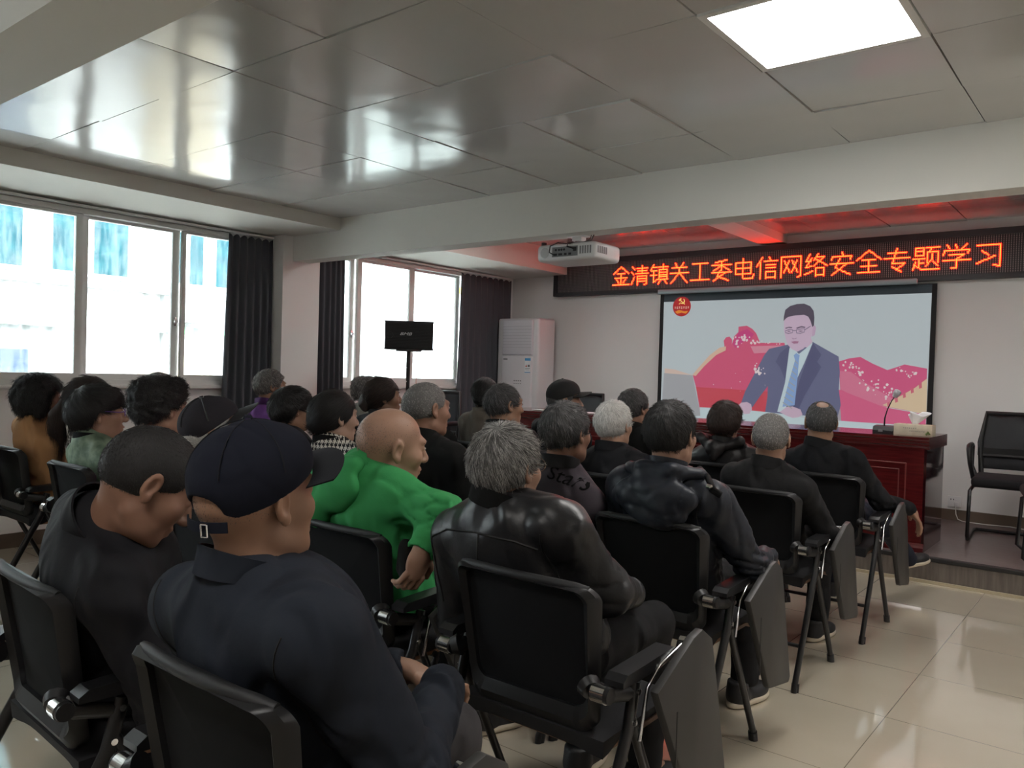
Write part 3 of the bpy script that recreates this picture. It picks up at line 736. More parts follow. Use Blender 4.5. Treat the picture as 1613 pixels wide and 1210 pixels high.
b.build('projected_blossom', pic('projected_white', 240, 226, 226), pict)
b = MB()                                                             # battlements and tie stripes
for t in range(5):
    x, z = -1.80 + t * .062, 1.135 + t * .043
    b.add([(x + ox, yy - .00035 * (k + 1), z + oz), (x + .022 + ox, yy - .00035 * (k + 1), z + .016 + oz), (x + .026 + ox, yy - .00035 * (k + 1), z - .03 + oz), (x + .004 + ox, yy - .00035 * (k + 1), z - .04 + oz)], [(0, 1, 2, 3)])
b.build('projected_battlement', pic('projected_rose', 214, 110, 130), pict)
b = MB()
for t in range(9):
    z = 1.50 - t * .05; xc = -2.607 - t * .0085; w = .016 + t * .0042
    b.add([(xc - w + ox, yy - .00035 * (k + 1), z + oz), (xc + w * .8 + ox, yy - .00035 * (k + 1), z - .03 - t * .003 + oz), (xc + w * .8 + ox, yy - .00035 * (k + 1), z - .04 - t * .003 + oz), (xc - w + ox, yy - .00035 * (k + 1), z - .01 + oz)], [(0, 1, 2, 3)])
b.build('projected_stripe', pic('projected_khaki', 176, 178, 168), pict)
g = MB()
for e in ([(-2.725,1.775),(-2.687,1.789),(-2.654,1.784),(-2.655,1.758),(-2.694,1.751),(-2.721,1.758)], [(-2.62,1.784),(-2.573,1.793),(-2.541,1.793),(-2.545,1.763),(-2.58,1.751),(-2.616,1.754)]):
    g.tube([(x + ox, yy - .00035 * (k + 1), z + oz) for x, z in e], .003, 4, closed=True)
g.tube([(-2.541 + ox, yy - .00035 * (k + 1), 1.783 + oz), (-2.489 + ox, yy - .00035 * (k + 1), 1.818 + oz)], .003, 4); g.tube([(-2.654 + ox, yy - .00035 * (k + 1), 1.778 + oz), (-2.62 + ox, yy - .00035 * (k + 1), 1.778 + oz)], .003, 4)
g.build('projected_spectacles', pic('projected_wire', 120, 110, 136), pict)
# round red party badge in the corner of the picture
ex, ez, er = -3.81, 2.036, .102
def disc(r, y, n=40): return [(ex + r * math.cos(2 * PI * t / n) + ox, y, ez + r * math.sin(2 * PI * t / n) + oz) for t in range(n)]
y2 = yy - .00035 * (k + 2)
MB().add(disc(er, y2), [tuple(range(40))]).build('badge', pic('projected_badge_red', 190, 36, 40), pict)
b = MB(); y3 = y2 - .0004
arc = [(ex + .006 + .028 * math.cos(t), ez + .055 + .028 * math.sin(t)) for t in [(-2.6 + i * 3.6 / 14) for i in range(15)]]
arc2 = [(ex + .000 + .022 * math.cos(t), ez + .059 + .022 * math.sin(t)) for t in [(-2.6 + i * 3.6 / 14) for i in range(15)]]
P3 = [(x + ox, y3, z + oz) for x, z in arc] + [(x + ox, y3, z + oz) for x, z in arc2[::-1]]
b.add(P3, [(i, i + 1, 28 - i, 29 - i) for i in range(14)])
def bar(x0, z0, x1, z1, w):
    d = Vector((x1 - x0, 0, z1 - z0)).normalized(); nn_ = Vector((-d.z, 0, d.x)) * w / 2
    b.add([(x + ox + s * nn_.x, y3, z + oz + s * nn_.z) for (x, z, s) in ((x0, z0, 1), (x1, z1, 1), (x1, z1, -1), (x0, z0, -1))], [(0, 1, 2, 3)])
bar(ex - .022, ez + .068, ex + .034, ez + .022, .009); bar(ex - .034, ez + .062, ex - .008, ez + .084, .014); bar(ex - .018, ez + .036, ex - .032, ez + .026, .008)
b.build('badge_emblem', pic('projected_gold', 250, 214, 120, .8), pict)
b = MB()
for t in range(7):
    x = ex - .082 + t * .0245
    bar(x, ez - .004, x + .017, ez - .004, .003); bar(x, ez - .015, x + .017, ez - .015, .003); bar(x + .008, ez + .002, x + .008, ez - .022, .003)
    if t % 2: bar(x + .001, ez - .022, x + .016, ez - .022, .003)
b.build('badge_lettering', pic('projected_cream', 244, 214, 196, .7), pict)
b = MB()
b.add([(ex + u + ox, y3, ez + w + oz) for u, w in ((-.075, -.052), (-.03, -.034), (.03, -.05), (.075, -.045), (.05, -.075), (.0, -.062), (-.05, -.075))], [(0, 1, 2, 3, 4, 5, 6)])
b.build('badge_ribbon', pic('projected_amber', 226, 140, 50, .7), pict)

# ------------------------------------------------------------------ projector under the beam
o = empty('ceiling_projector', (-2.985, 4.42, 2.22), 'white projector hanging upside down under the ceiling beam', 'projector')
b = MB(); b.bbox(-.23, .23, -.16, .16, -.175, -.062, .03, 4); b.build('projector_body', M_white, o, smooth=50)
b = MB(); b.box(-.10, .10, -.1612, -.155, -.150, -.086); b.build('connector_panel', M_grey, o)
b = MB()
for x in (-.07, -.045, -.025, -.005): b.cyl((x, -.1625, -.105), (x, -.158, -.105), .008, 10)
for x, w in ((-.09, .03), (-.05, .03), (-.005, .02), (.03, .02)): b.box(x, x + w, -.1625, -.158, -.142, -.128)
b.box(.065, .09, -.1625, -.158, -.12, -.095); b.build('sockets', M_dark, o)
b = MB()
for k in range(5): b.box(.226, .2315, -.13 + k * .024, -.114 + k * .024, -.135, -.09)
b.build('vent', M_grey, o); b = MB()
for k in range(5): b.box(.115 + k * .019, .126 + k * .019, -.1615, -.158, -.14, -.09)
b.build('vent', M_grey, o)
b = MB(); b.tube([(-.16, -.1585, -.118), (-.16, -.1625, -.118)], .034, 24); b.build('speaker_grille', mat('light_grille', rgb(190, 190, 190), .6), o)
b = MB(); b.cyl((-.15, .16, -.12), (-.15, .185, -.12), .045, 24); b.build('lens', M_dark, o, smooth=40)
b = MB(); b.cyl((-.19, -.13, -.064), (-.19, -.13, -.045), .018, 12); b.build('foot', M_black, o, smooth=40)
b = MB(); b.box(-.075, .075, -.04, .04, -.003, 0); b.box(-.035, .035, -.03, .03, -.03, -.003); b.box(-.028, -.016, -.02, .02, -.085, -.02); b.box(.016, .028, -.02, .02, -.085, -.02); b.cyl((0, 0, -.062), (0, 0, -.02), .012, 12)
b.cyl((-.034, 0, -.055), (.034, 0, -.055), .009, 10); b.build('mount_bracket', M_white, o, smooth=30)
b = MB(); b.tube([(.11, -.02, 0), (.112, -.04, -.03), (.09, -.09, -.06), (.03, -.14, -.07), (-.05, -.17, -.06), (-.1, -.185, -.08), (-.11, -.18, -.12), (-.085, -.162, -.135)], .004, 6)
b.tube([(.13, -.02, 0), (.128, -.05, -.04), (.10, -.1, -.058), (.02, -.16, -.066), (.03, -.18, -.09), (.075, -.164, -.105)], .005, 6); b.build('cable', M_blackm, o, smooth=60)

# ------------------------------------------------------------------ air conditioner
o = empty('air_conditioner', (-5.645, 7.17, ZP), 'tall white floor-standing air conditioner in the front left corner', 'air conditioner')
H_ = 1.755
b = MB(); b.bbox(-.31, .29, .02, .34, 0, H_, .03, 4); b.build('cabinet', mat('ac_white', rgb(222, 222, 224), .3), o, smooth=50)
M_gl = mat('ac_gloss_white', rgb(228, 226, 230), .08, coat=.5)
b = MB(); b.bbox(-.215, .215, -.006, .05, H_ - .42, H_ - .02, .012, 3); b.build('air_outlet', mat('ac_louvre_white', rgb(216, 214, 220), .3), o, smooth=40)
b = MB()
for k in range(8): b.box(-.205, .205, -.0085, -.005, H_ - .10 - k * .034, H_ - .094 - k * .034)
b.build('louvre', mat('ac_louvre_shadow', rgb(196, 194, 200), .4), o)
b = MB(); b.bbox(-.215, .215, -.008, .05, .12, H_ - .432, .008, 3); fp = b.build('front_panel', M_gl, o, smooth=40)
b = MB(); b.box(-.215, .215, .0, .05, .02, .108); b.build('kick_plate', mat('ac_white', None), o)
s = B('energy_label', mat('label_white', rgb(236, 240, 244), .5), .125, .205, -.0092, -.008, H_ - .62, H_ - .455, o)
b = MB(); b.box(.125, .205, -.0100, -.0092, H_ - .485, H_ - .455); b.box(.125, .205, -.01, -.0092, H_ - .62, H_ - .612); b.build('label_band', mat('label_blue', rgb(70, 150, 206), .5), s)
b = MB(); b.box(.165, .195, -.01, -.0092, H_ - .555, H_ - .53); b.box(.132, .198, -.01, -.0092, H_ - .575, H_ - .57); b.box(.132, .19, -.01, -.0092, H_ - .59, H_ - .586); b.build('label_text', M_grey, s)
b = MB(); b.add([(.132, -.01, H_ - .555), (.158, -.01, H_ - .555), (.145, -.01, H_ - .525)], [(0, 1, 2)]); b.build('label_mark', mat('label_red', rgb(200, 90, 80), .5), s)
b = MB()
for k in range(4): b.box(-.03 + k * .03, -.012 + k * .03, -.0088, -.008, H_ - .72, H_ - .708); b.box(-.03 + k * .03, -.012 + k * .03, -.0088, -.008, H_ - .75, H_ - .744)
b.box(-.19, -.13, -.0088, -.008, H_ - .478, H_ - .462); b.build('control_marks', M_grey, fp)

# ------------------------------------------------------------------ loudspeaker on its stand
o = empty('speaker_stand', (-5.06, 4.9, 0), 'black tripod stand with a white collar, holding the loudspeaker', 'speaker stand')
b = MB(); b.cyl((0, 0, .55), (0, 0, 1.47), .0165, 12); b.build('inner_pole', M_blackm, o, smooth=40)
b = MB(); b.cyl((0, 0, .18), (0, 0, .9), .021, 12); b.build('outer_pole', M_blackm, o, smooth=40)
b = MB(); b.cyl((0, 0, .90), (0, 0, .955), .031, 14); b.build('collar', mat('pale_collar', rgb(150, 150, 150), .4), o, smooth=40)
b = MB()
for z in (1.08, 1.2, 1.32): b.cyl((0, -.02, z), (0, .02, z), .0045, 8)
b.build('pin_holes', M_white, o)
for k in range(3):
    a = math.radians(30 + 120 * k); c, s_ = math.cos(a), math.sin(a)
    lg = MB().tube([(c * .03, s_ * .03, .62), (c * .28, s_ * .28, .02)], .012, 8).build('leg', M_blackm, o, smooth=40)
    MB().tube([(c * .02, s_ * .02, .22), (c * .16, s_ * .16, .31)], .007, 6).build('brace', M_blackm, lg, smooth=40)
    MB().cyl((c * .275, s_ * .275, .0), (c * .285, s_ * .285, .03), .016, 10).build('rubber_foot', M_black, lg, smooth=40)
b = MB(); b.bbox(-.09, .09, -.07, .07, 1.462, 1.477, .004); b.build('top_plate', M_blackm, o, smooth=40)
M_grl = mat('speaker_grille_cloth', rgb(24, 25, 27), .7, bump=(220, .3, .002)); M_cab = mat('speaker_cabinet', rgb(38, 38, 40), .5)
o = empty('loudspeaker', (-5.06, 4.9, 1.477), 'wide black loudspeaker on its stand in front of the far window', 'loudspeaker', rz=math.radians(42))
b = MB(); b.prism([(-.21, .0), (.21, .0), (.18, .24), (-.18, .24)], 'z', .012, .238); b.build('cabinet', M_cab, o)
b = MB(); b.prism([(-.214, -.012), (.214, -.012), (.183, .245), (-.183, .245)], 'z', 0, .012); b.prism([(-.214, -.012), (.214, -.012), (.183, .245), (-.183, .245)], 'z', .238, .250); b.build('trim_board', M_black, o)
b = MB(); b.bbox(-.206, .206, -.016, .0, .014, .236, .004); g_ = b.build('front_grille', M_grl, o)
b = MB()
for k in range(17): b.box(-.204, .204, -.0185, -.016, .02 + k * .0127, .024 + k * .0127)
b.build('grille_line', M_cab, g_)
b = MB(); b.tube([(-.165 + .028 * math.cos(t * PI / 10), -.0175, .125 + 0.028 * math.sin(t * PI / 10)) for t in range(20)], .0022, 5, closed=True); b.build('tweeter_ring', M_cab, g_)
def text_mesh(body, size, shear=0.0, ext=.0005):
    c = bpy.data.curves.new('t', 'FONT'); c.body = body; c.size = size; c.shear = shear; c.align_x = 'CENTER'; c.extrude = ext; c.resolution_u = 3
    t = bpy.data.objects.new('t', c); C.objects.link(t); bpy.context.view_layer.update()
    dg = bpy.context.evaluated_depsgraph_get(); me = bpy.data.meshes.new_from_object(t.evaluated_get(dg))
    bpy.data.objects.remove(t); bpy.data.curves.remove(c); return me
me = text_mesh('BMB', .036, .35, .001)
for v in me.vertices: v.co = (v.co.x * 1.5 - .03, -.0195 - v.co.z, .125 + v.co.y)
t = bpy.data.objects.new('lettering', me); C.objects.link(t); me.materials.append(M_white); t.parent = g_
tag(t, 'white lettering on the grille')
b = MB(); b.tube([(-4.99, 4.93, 1.47), (-5.0, 4.94, 1.2), (-4.99, 4.93, .9), (-5.0, 4.95, .4), (-5.0, 5.05, .006), (-5.05, 5.25, .006)], .0025, 6)
tag(b.build('speaker_cable', mat('orange_cable', rgb(200, 130, 100), .5), None, smooth=60), 'thin orange cable hanging down beside the loudspeaker stand', 'cable')

# ------------------------------------------------------------------ wall socket with plug
o = empty('wall_socket', (-1.255, YF - .006, .325), 'white wall socket with a plug below the right side of the sign', 'socket')
b = MB(); b.bbox(-.05, .05, -.006, .006, -.045, .045, .003); b.build('socket_plate', M_white, o, smooth=40)
b = MB(); b.box(-.028, -.022, -.0075, -.005, .012, .024); b.box(-.008, -.002, -.0075, -.005, .012, .024); b.build('socket_slots', M_dark, o)
pl = empty('plug', (-1.238, YF - .012, .31), 'white plug with its cord pushed into the wall socket', 'plug')
b = MB(); b.bbox(-.016, .016, -.03, 0, -.02, .016, .005); b.build('plug_body', M_white, pl, smooth=40)
b = MB(); b.tube([(0, -.028, -.012), (.002, -.04, -.04), (.004, -.03, -.085), (.02, -.03, -.125), (.06, -.05, -.136), (.2, -.06, -.137), (.4, -.02, -.1375), (.6, -.1, -.1375)], .004, 6); b.build('cord', mat('pale_cord', rgb(206, 204, 200), .5), pl, smooth=60)

# ------------------------------------------------------------------ office chairs around the stage
M_mesh = mat('dark_mesh_fabric', rgb(40, 42, 46), .8, alpha=.82); M_fab = mat('black_seat_fabric', rgb(24, 24, 27), .95, bump=(400, .2, .001))
def visitor_chair(loc, rz, label):
    o = empty('visitor_chair', loc, label, 'chair', 'black mesh office chairs', rz)
    b = MB(); b.tube([(-.22, -.05, .47), (-.235, -.085, .7), (-.2, -.13, .93), (.2, -.13, .93), (.235, -.085, .7), (.22, -.05, .47)], [.018, .02, .018, .018, .02, .018], 8); b.build('back_frame', M_black, o, smooth=50)
    def bk(u, v):
        z = .5 + .43 * v; x = (u - .5) * 2 * (.235 - .03 * v); return (x, -.055 - .08 * v + .03 * (1 - (2 * u - 1) ** 2) * -1, z)
    MB().shell(bk, 9, 7, .006).build('back_mesh', M_mesh, o, smooth=180)
    b = MB(); b.grid(lambda u, v: (.25 * (2 * u - 1), -.062 - .035 * (1 - (2 * u - 1) ** 2), .60 + .06 * v), 9, 3); b.tube([(-.235, -.07, .60), (0, -.1, .60), (.235, -.07, .60)], .014, 6); b.build('lumbar_bar', M_black, o, smooth=50)
    b = MB(); b.bbox(-.25, .25, -.04, .44, .40, .475, .03, 4); b.build('seat', M_fab, o, smooth=50)
    for s in (-1, 1):
        b = MB(); b.tube([(s * .25, .02, .45), (s * .285, -.02, .52), (s * .285, -.05, .67), (s * .285, .02, .685), (s * .285, .2, .685), (s * .285, .235, .66), (s * .275, .22, .55), (s * .255, .19, .44)], [.014, .018, .018, .02, .02, .018, .016, .014], 8); b.build('armrest', M_black, o, smooth=50)
    b = MB(); b.tube([(-.2, .0, .40), (-.24, .36, .40), (-.255, .42, .37), (-.26, .44, .04), (-.26, .41, .014), (-.26, -.06, .014), (-.24, -.1, .014), (.24, -.1, .014), (.26, -.06, .014), (.26, .41, .014), (.26, .44, .04), (.255, .42, .37), (.24, .36, .40), (.2, .0, .40)], .0135, 8)
    b.build('cantilever_frame', M_blackm, o, smooth=50)
    return o
visitor_chair((-.78, 7.13, ZP), math.radians(184), 'black mesh armchair with a cantilever frame right of the desk')
visitor_chair((-.21, 6.42, ZP), math.radians(100), 'black cantilever chair mostly cut off by the right picture edge')
visitor_chair((-5.45, 5.66, 0), math.radians(186), 'black mesh chair standing empty in front of the air conditioner').scale = (.98, 1, 1.17)
visitor_chair((-4.62, 6.95, ZP), math.radians(176), 'black mesh chair behind the desk, beside the black capped man')
# ------------------------------------------------------------------ training chairs
M_cf = mat('chair_frame_plastic', rgb(22, 22, 24), .45, spec=.4, bump=(500, .05, .0005))
M_pan = mat('chair_mesh_panel', rgb(19, 20, 22), .95, spec=.2, bump=(700, .4, .001))
M_ply = mat('plywood_shell', rgb(122, 86, 60), .5)
M_tab = mat('writing_tablet', rgb(44, 43, 42), .5, bump=(300, .05, .0005))
M_pad = mat('arm_pad', rgb(21, 21, 23), .4)

def back_pt(u, z):
    """backrest surface, u across (metres), z height"""
    t = (.81 - z) / .37
    return Vector((u, .055 * t + .012 * math.sin(PI * t) + .55 * u * u - .012 * max(0, 1 - t * 6), z))
def outline(ix, it, ib, r, n=72):
    """rounded trapezoid, inset by ix at the sides, it at the top and ib at the bottom"""
    z0, z1 = .44 + ib, .812 - it; pts = []
    w = lambda z: .222 - ix - .034 * max(0, (.60 - z) / .16) ** 1.5 * (1 if z < .60 else 0)
    cs = [(1, 1), (-1, 1), (-1, -1), (1, -1)]
    P = []
    for k, (sx, sz) in enumerate(cs):
        zc = z1 - r if sz > 0 else z0 + r
        a0 = k * PI / 2
        for i in range(n // 4):
            a = a0 + (i / (n // 4 - 1)) * PI / 2
            z = zc + r * math.sin(a); P.append((sx * (w(z) - r) + r * math.cos(a), z))
    return P
def make_chair():
    o = empty('training_chair', (0, 0, 0), '-', 'chair', 'black training chairs')
    O = outline(0, 0, 0, .035); I = outline(.036, .014, .062, .03)
    b = MB(); n = len(O)
    lo = [back_pt(x, z) for x, z in O]; li = [back_pt(x, z) for x, z in I]
    dy = Vector((0, .014, 0))
    mid = [(p * .5 + q * .5) - Vector((0, .022, 0)) for p, q in zip(lo, li)]
    rings = [[p + dy for p in lo], [p - dy * .4 for p in lo], mid, [p - dy * .6 for p in li], [p + dy for p in li]]
    b.v = [tuple(p) for r in rings for p in r]
    for k in range(5):
        for i in range(n): b.f.append((k * n + i, k * n + (i + 1) % n, ((k + 1) % 5) * n + (i + 1) % n, ((k + 1) % 5) * n + i))
    b.build('back_frame', M_cf, o, smooth=50)
    b = MB(); loops = [1, .75, .5, .25]
    cz = .63
    vs = []
    for s in loops: vs += [tuple(back_pt(x * s, cz + (z - cz) * s) + Vector((0, .004, 0))) for x, z in I]
    vs.append(tuple(back_pt(0, cz) + Vector((0, .004, 0)))); fs = []
    for k in range(3):
        for i in range(n): fs.append((k * n + i, k * n + (i + 1) % n, (k + 1) * n + (i + 1) % n, (k + 1) * n + i))
    for i in range(n): fs.append((3 * n + i, 3 * n + (i + 1) % n, 4 * n))
    b.add(vs, fs); m = len(vs)
    b.add([(x, y + .006, z) for x, y, z in vs], [f[::-1] for f in fs]); b.build('back_mesh', M_pan, o, smooth=60)
    b = MB(); b.tube([tuple(back_pt(-.2 + .4 * k / 12, .812 - .006 * abs(k / 6 - 1) ** 4) + Vector((0, .006, 0))) for k in range(13)], [.009] + [.012] * 11 + [.009], 8); b.build('top_roll', mat('black_roll', rgb(24, 24, 26), .6), o, smooth=60)
    b = MB()
    def seat(u, v):
        x = (u - .5) * .46; y = .055 + .42 * v
        e = (abs(2 * u - 1) ** 6 + abs(2 * v - 1) ** 6)
        return (x * (1 - .04 * v), y, .462 - .022 * min(1, e) - .028 * max(0, (v - .8) / .2) ** 2 + .006 * v)
    b.shell(seat, 15, 13, -.045); b.build('seat', M_fab, o, smooth=60)
    b = MB(); b.shell(lambda u, v: ((u - .5) * .43, .075 + .39 * v, .408 - .02 * max(0, (v - .8) / .2) ** 2), 5, 7, -.012); b.build('seat_shell', M_ply, o, smooth=60)
    for s in (-1, 1):
        x = s * .268
        b = MB(); b.tube([(x, .13, .575), (x, .10, .46), (x * 1.02, -.135, 0.02), (x * 1.02, -.137, 0.0)], [.0135, .0135, .0125, .0125], 10, flat=1.3); lg = b.build('rear_leg', M_blackm, o, smooth=50)
        b = MB(); b.cyl((x * 1.02, -.129, .0), (x * 1.02, -.121, .035), .0165, 12); b.build('leg_cap', M_black, lg, smooth=50)
        for y, z in ((.125, .555), (.108, .485)): MB().tube([(x + s * .010, y, z), (x + s * .018, y, z)], .0075, 10).build('screw', M_chrome, lg, smooth=50)
        b = MB(); b.tube([(x, .112, .50), (x, .165, .39), (x * 1.02, .36, .02), (x * 1.02, .361, 0)], [.012, .0125, .0125, .0125], 10); lg = b.build('front_leg', M_blackm, o, smooth=50)
        b = MB(); b.cyl((x * 1.02, .349, .035), (x * 1.02, .361, 0), .0165, 12); b.build('leg_cap', M_black, lg, smooth=50)
        b = MB(); b.prism([(.03, .605), (.05, .618), (.28, .628), (.30, .62), (.30, .606), (.28, .598), (.10, .59), (.03, .592)], 'x', x - .026, x + .026); b.build('armrest', M_pad, o, smooth=30)
        b = MB(); b.tube([(s * .225, .025, .572), (s * .245, .04, .562), (x, .13, .545)], [.016, .014, .013], 8, flat=1.5); b.build('arm_bracket', M_black, o, smooth=50)
        b = MB(); b.tube([(s * .205, .02, .582), (s * .222, .01, .575)], [.03, .024], 12)
        b.cyl((s * .222, .012, .574), (s * .272, .012, .574), .0195, 18); kb = b.build('pivot_knob', M_black, o, smooth=40)
        b = MB(); b.cyl((s * .226, .012, .574), (s * .262, .012, .574), .0225, 20); b.build('chrome_ring', M_chrome, kb, smooth=40)
    b = MB(); b.cyl((-.268, -.045, .17), (.268, -.045, .17), .009, 8); b.build('cross_rail', M_blackm, o, smooth=50); b = MB(); b.cyl((-.22, .25, .395), (.22, .25, .395), .011, 8); b.build('cross_rail', M_blackm, o, smooth=50)
    x = .335
    b = MB(); b.prism([(.10, .575), (.285, .662), (.335, .672), (.395, .634), (.43, .52), (.515, .21), (.50, .19), (.31, .222), (.295, .235)], 'x', x - .012, x + .012)
    tb = b.build('writing_tablet', M_tab, o)
    bm = bmesh.new(); bm.from_mesh(tb.data); bmesh.ops.bevel(bm, geom=list(bm.edges), offset=.005, segments=2, profile=.5, affect='EDGES'); bm.to_mesh(tb.data); bm.free(); shade(tb.data, 40)
    b = MB(); b.bbox(x + .0115, x + .0135, .20, .205, .30, .50, .0008, 1); b.build('tablet_groove', M_dark, tb)
    b = MB(); b.tube([(.29, .12, .44), (.292, .15, .56), (.295, .2, .60), (.30, .33, .632)], .005, 8); b.build('tablet_rod', M_chrome, o, smooth=50)
    b = MB(); b.cyl((.29, .325, .632), (.325, .325, .634), .014, 14); b.build('tablet_hinge', M_chrome, o, smooth=40)
    return o
CH = None
def chair(x, y, label, rz=0.0, tablet=True):
    global CH
    if CH is None: CH = make_chair(); c = CH
    else: c = copy_tree(CH)
    c.location = (x, y, 0); c.rotation_euler = (0, 0, rz); c['label'] = label
    if not tablet:                                                    # the board of these chairs is stowed away
        for ch in list(c.children):
            if ch.name.startswith(('writing_tablet', 'tablet_')):
                for g in list(ch.children): bpy.data.objects.remove(g)
                bpy.data.objects.remove(ch)
    return c

# ------------------------------------------------------------------ people
def skin(name, c): return mat('skin_' + name, c, .5, spec=.35, vary=(9, tuple(v * .82 for v in c[:3]) + (1,)), bump=(160, .15, .001))
SK = {'tan': skin('tan', rgb(152, 116, 94)), 'warm': skin('warm', rgb(162, 126, 106)), 'dark': skin('dark', rgb(140, 104, 86)), 'fair': skin('fair', rgb(178, 144, 126))}
M_eye = mat('eye_white', rgb(210, 205, 200), .2); M_iris = mat('eye_dark', rgb(24, 18, 16), .2); M_brow = mat('brow_hair', rgb(36, 32, 30), .8)
M_lip = mat('lip_skin', rgb(150, 90, 82), .5)

def hairmat(name, c1, c2, bias=.5):
    m = bpy.data.materials.new('hair_' + name); m.use_nodes = True
    nn, ll, pb = m.node_tree.nodes, m.node_tree.links, m.node_tree.nodes['Principled BSDF']
    hi = nn.new('ShaderNodeHairInfo'); r = nn.new('ShaderNodeValToRGB')
    r.color_ramp.elements[0].position = max(0, bias - .25); r.color_ramp.elements[0].color = c1
    r.color_ramp.elements[1].position = min(1, bias + .25); r.color_ramp.elements[1].color = c2
    ll.new(hi.outputs['Random'], r.inputs['Fac']); ll.new(r.outputs['Color'], pb.inputs['Base Color'])
    pb.inputs['Roughness'].default_value = .5; pb.inputs['Specular IOR Level'].default_value = .35
    base = mat('hair_base_' + name, tuple(a * .6 + b_ * .2 for a, b_ in zip(c1[:3], c2[:3])) + (1,), .7, bump=(120, .5, .003, 6))
    return m, base
HM = {
 'black': hairmat('black', rgb(20, 19, 20), rgb(40, 37, 37)),
 'brown': hairmat('brown', rgb(34, 24, 21), rgb(58, 42, 36)),
 'darkgrey': hairmat('darkgrey', rgb(32, 31, 32), rgb(120, 118, 118), .72),
 'grey': hairmat('grey', rgb(62, 60, 60), rgb(170, 166, 162), .55),
 'lightgrey': hairmat('lightgrey', rgb(70, 69, 68), rgb(186, 184, 180), .62),
 'white': hairmat('white', rgb(168, 166, 162), rgb(222, 220, 216), .4),
 'stubble': hairmat('stubble', rgb(44, 41, 40), rgb(120, 114, 108), .6)}

class Head:
    """head frame: x right, y towards the face, z up; centre midway between the ears"""
    def __init__(s, c, yaw, pitch, roll=0.0, k=1.0):
        s.c = Vector(c); s.k = k
        f = Vector((math.sin(yaw) * math.cos(pitch), math.cos(yaw) * math.cos(pitch), math.sin(pitch)))
        r = Vector((math.cos(yaw), -math.sin(yaw), 0)); u = r.cross(f)
        r2 = r * math.cos(roll) + u * math.sin(roll); u2 = u * math.cos(roll) - r * math.sin(roll)
        s.M = np.array([[r2[i], f[i], u2[i]] for i in range(3)])
    def p(s, q): return np.array(s.c) + s.k * (s.M @ np.array(q, float))
    def P(s, A): return np.array(s.c) + s.k * (np.asarray(A, float) @ s.M.T)

def rot_axes(a, ax):
    c, s_ = math.cos(a), math.sin(a)
    return np.array({'x': [[1, 0, 0], [0, c, -s_], [0, s_, c]], 'y': [[c, 0, s_], [0, 1, 0], [-s_, 0, c]], 'z': [[c, -s_, 0], [s_, c, 0], [0, 0, 1]]}[ax])

def head_solids(F, H, fem=False):
    k = H.k; M = H.M
    def E(c, r, kk=.015, op='u', R=None): F.ell(H.p(c), np.array(r) * k, M if R is None else M @ R, kk, op)
    def Cp(a, b, ra, rb=None, kk=.012, op='u'): F.cap(H.p(a), H.p(b), ra * k, (rb or ra) * k, kk, op)
    E((0, -.014, .034), (.075, .096, .082)); E((0, -.045, .012), (.066, .066, .066), .03)
    E((0, .03, -.03), (.062, .066, .082), .025); E((0, .036, -.082), (.048 if fem else .053, .05, .034), .025)
    Cp((-.045, -.005, -.062), (-.018, .07, -.098), .02, .017, .02); Cp((.045, -.005, -.062), (.018, .07, -.098), .02, .017, .02)
    E((0, .074, -.104), (.02, .016, .015), .015)
    Cp((-.034, .081, .028), (.034, .081, .028), .013, None, .015)
    for s in (-1, 1):
        E((s * .040, .060, -.020), (.022, .022, .02), .03)
        E((s * .032, .101, .008), (.018, .014, .012), .012, 's')
        E((s * .032, .081, .008), (.0135, .0125, .0125), .004)
        E((s * .012, .102, -.034), (.009, .010, .008), .006)
        # ear: flattened shell leaning back, hollowed
        R = rot_axes(s * .30, 'z') @ rot_axes(-.12, 'x')
        E((s * .079, -.010, .004), (.0085, .019, .031), .004, 'u', R)
        E((s * .077, -.004, -.024), (.009, .011, .013), .006, 'u', R)
        E((s * .0875, -.007, .004), (.0095, .0115, .020), .0025, 's', R)
    Cp((0, .090, .012), (0, .112, -.028), .0085, .012, .012); E((0, .109, -.034), (.0125, .011, .009), .008)
    Cp((-.018, .092, -.060), (.018, .092, -.060), .007, None, .008); Cp((-.015, .090, -.073), (.015, .090, -.073), .008, None, .008)
    Cp((-.022, .101, -.0665), (.022, .101, -.0665), .003, None, .004, 's')

def hairline(y, style):
    if style == 'back': return np.interp(y, [-.12, -.05, -.02, .0, .02, .045, .065, .085, .12], [-.058, -.055, -.048, -.005, .0, .01, .055, .068, .075])
    if style == 'fem': return np.interp(y, [-.12, -.05, -.02, .0, .03, .05, .07, .09, .12], [-.075, -.072, -.06, -.03, -.02, .0, .045, .05, .055])
    return np.interp(y, [-.12, -.05, .0, .05, .12], [-.1, -.1, -.1, -.1, -.1])

def tube_mesh(name, pts, r, m, parent, n=8, closed=False, root=None):
    r0 = np.array(root if root is not None else (0, 0, 0))
    return MB().tube([tuple(np.array(p) - r0) for p in pts], r, n, closed).build(name, m, parent, smooth=80)

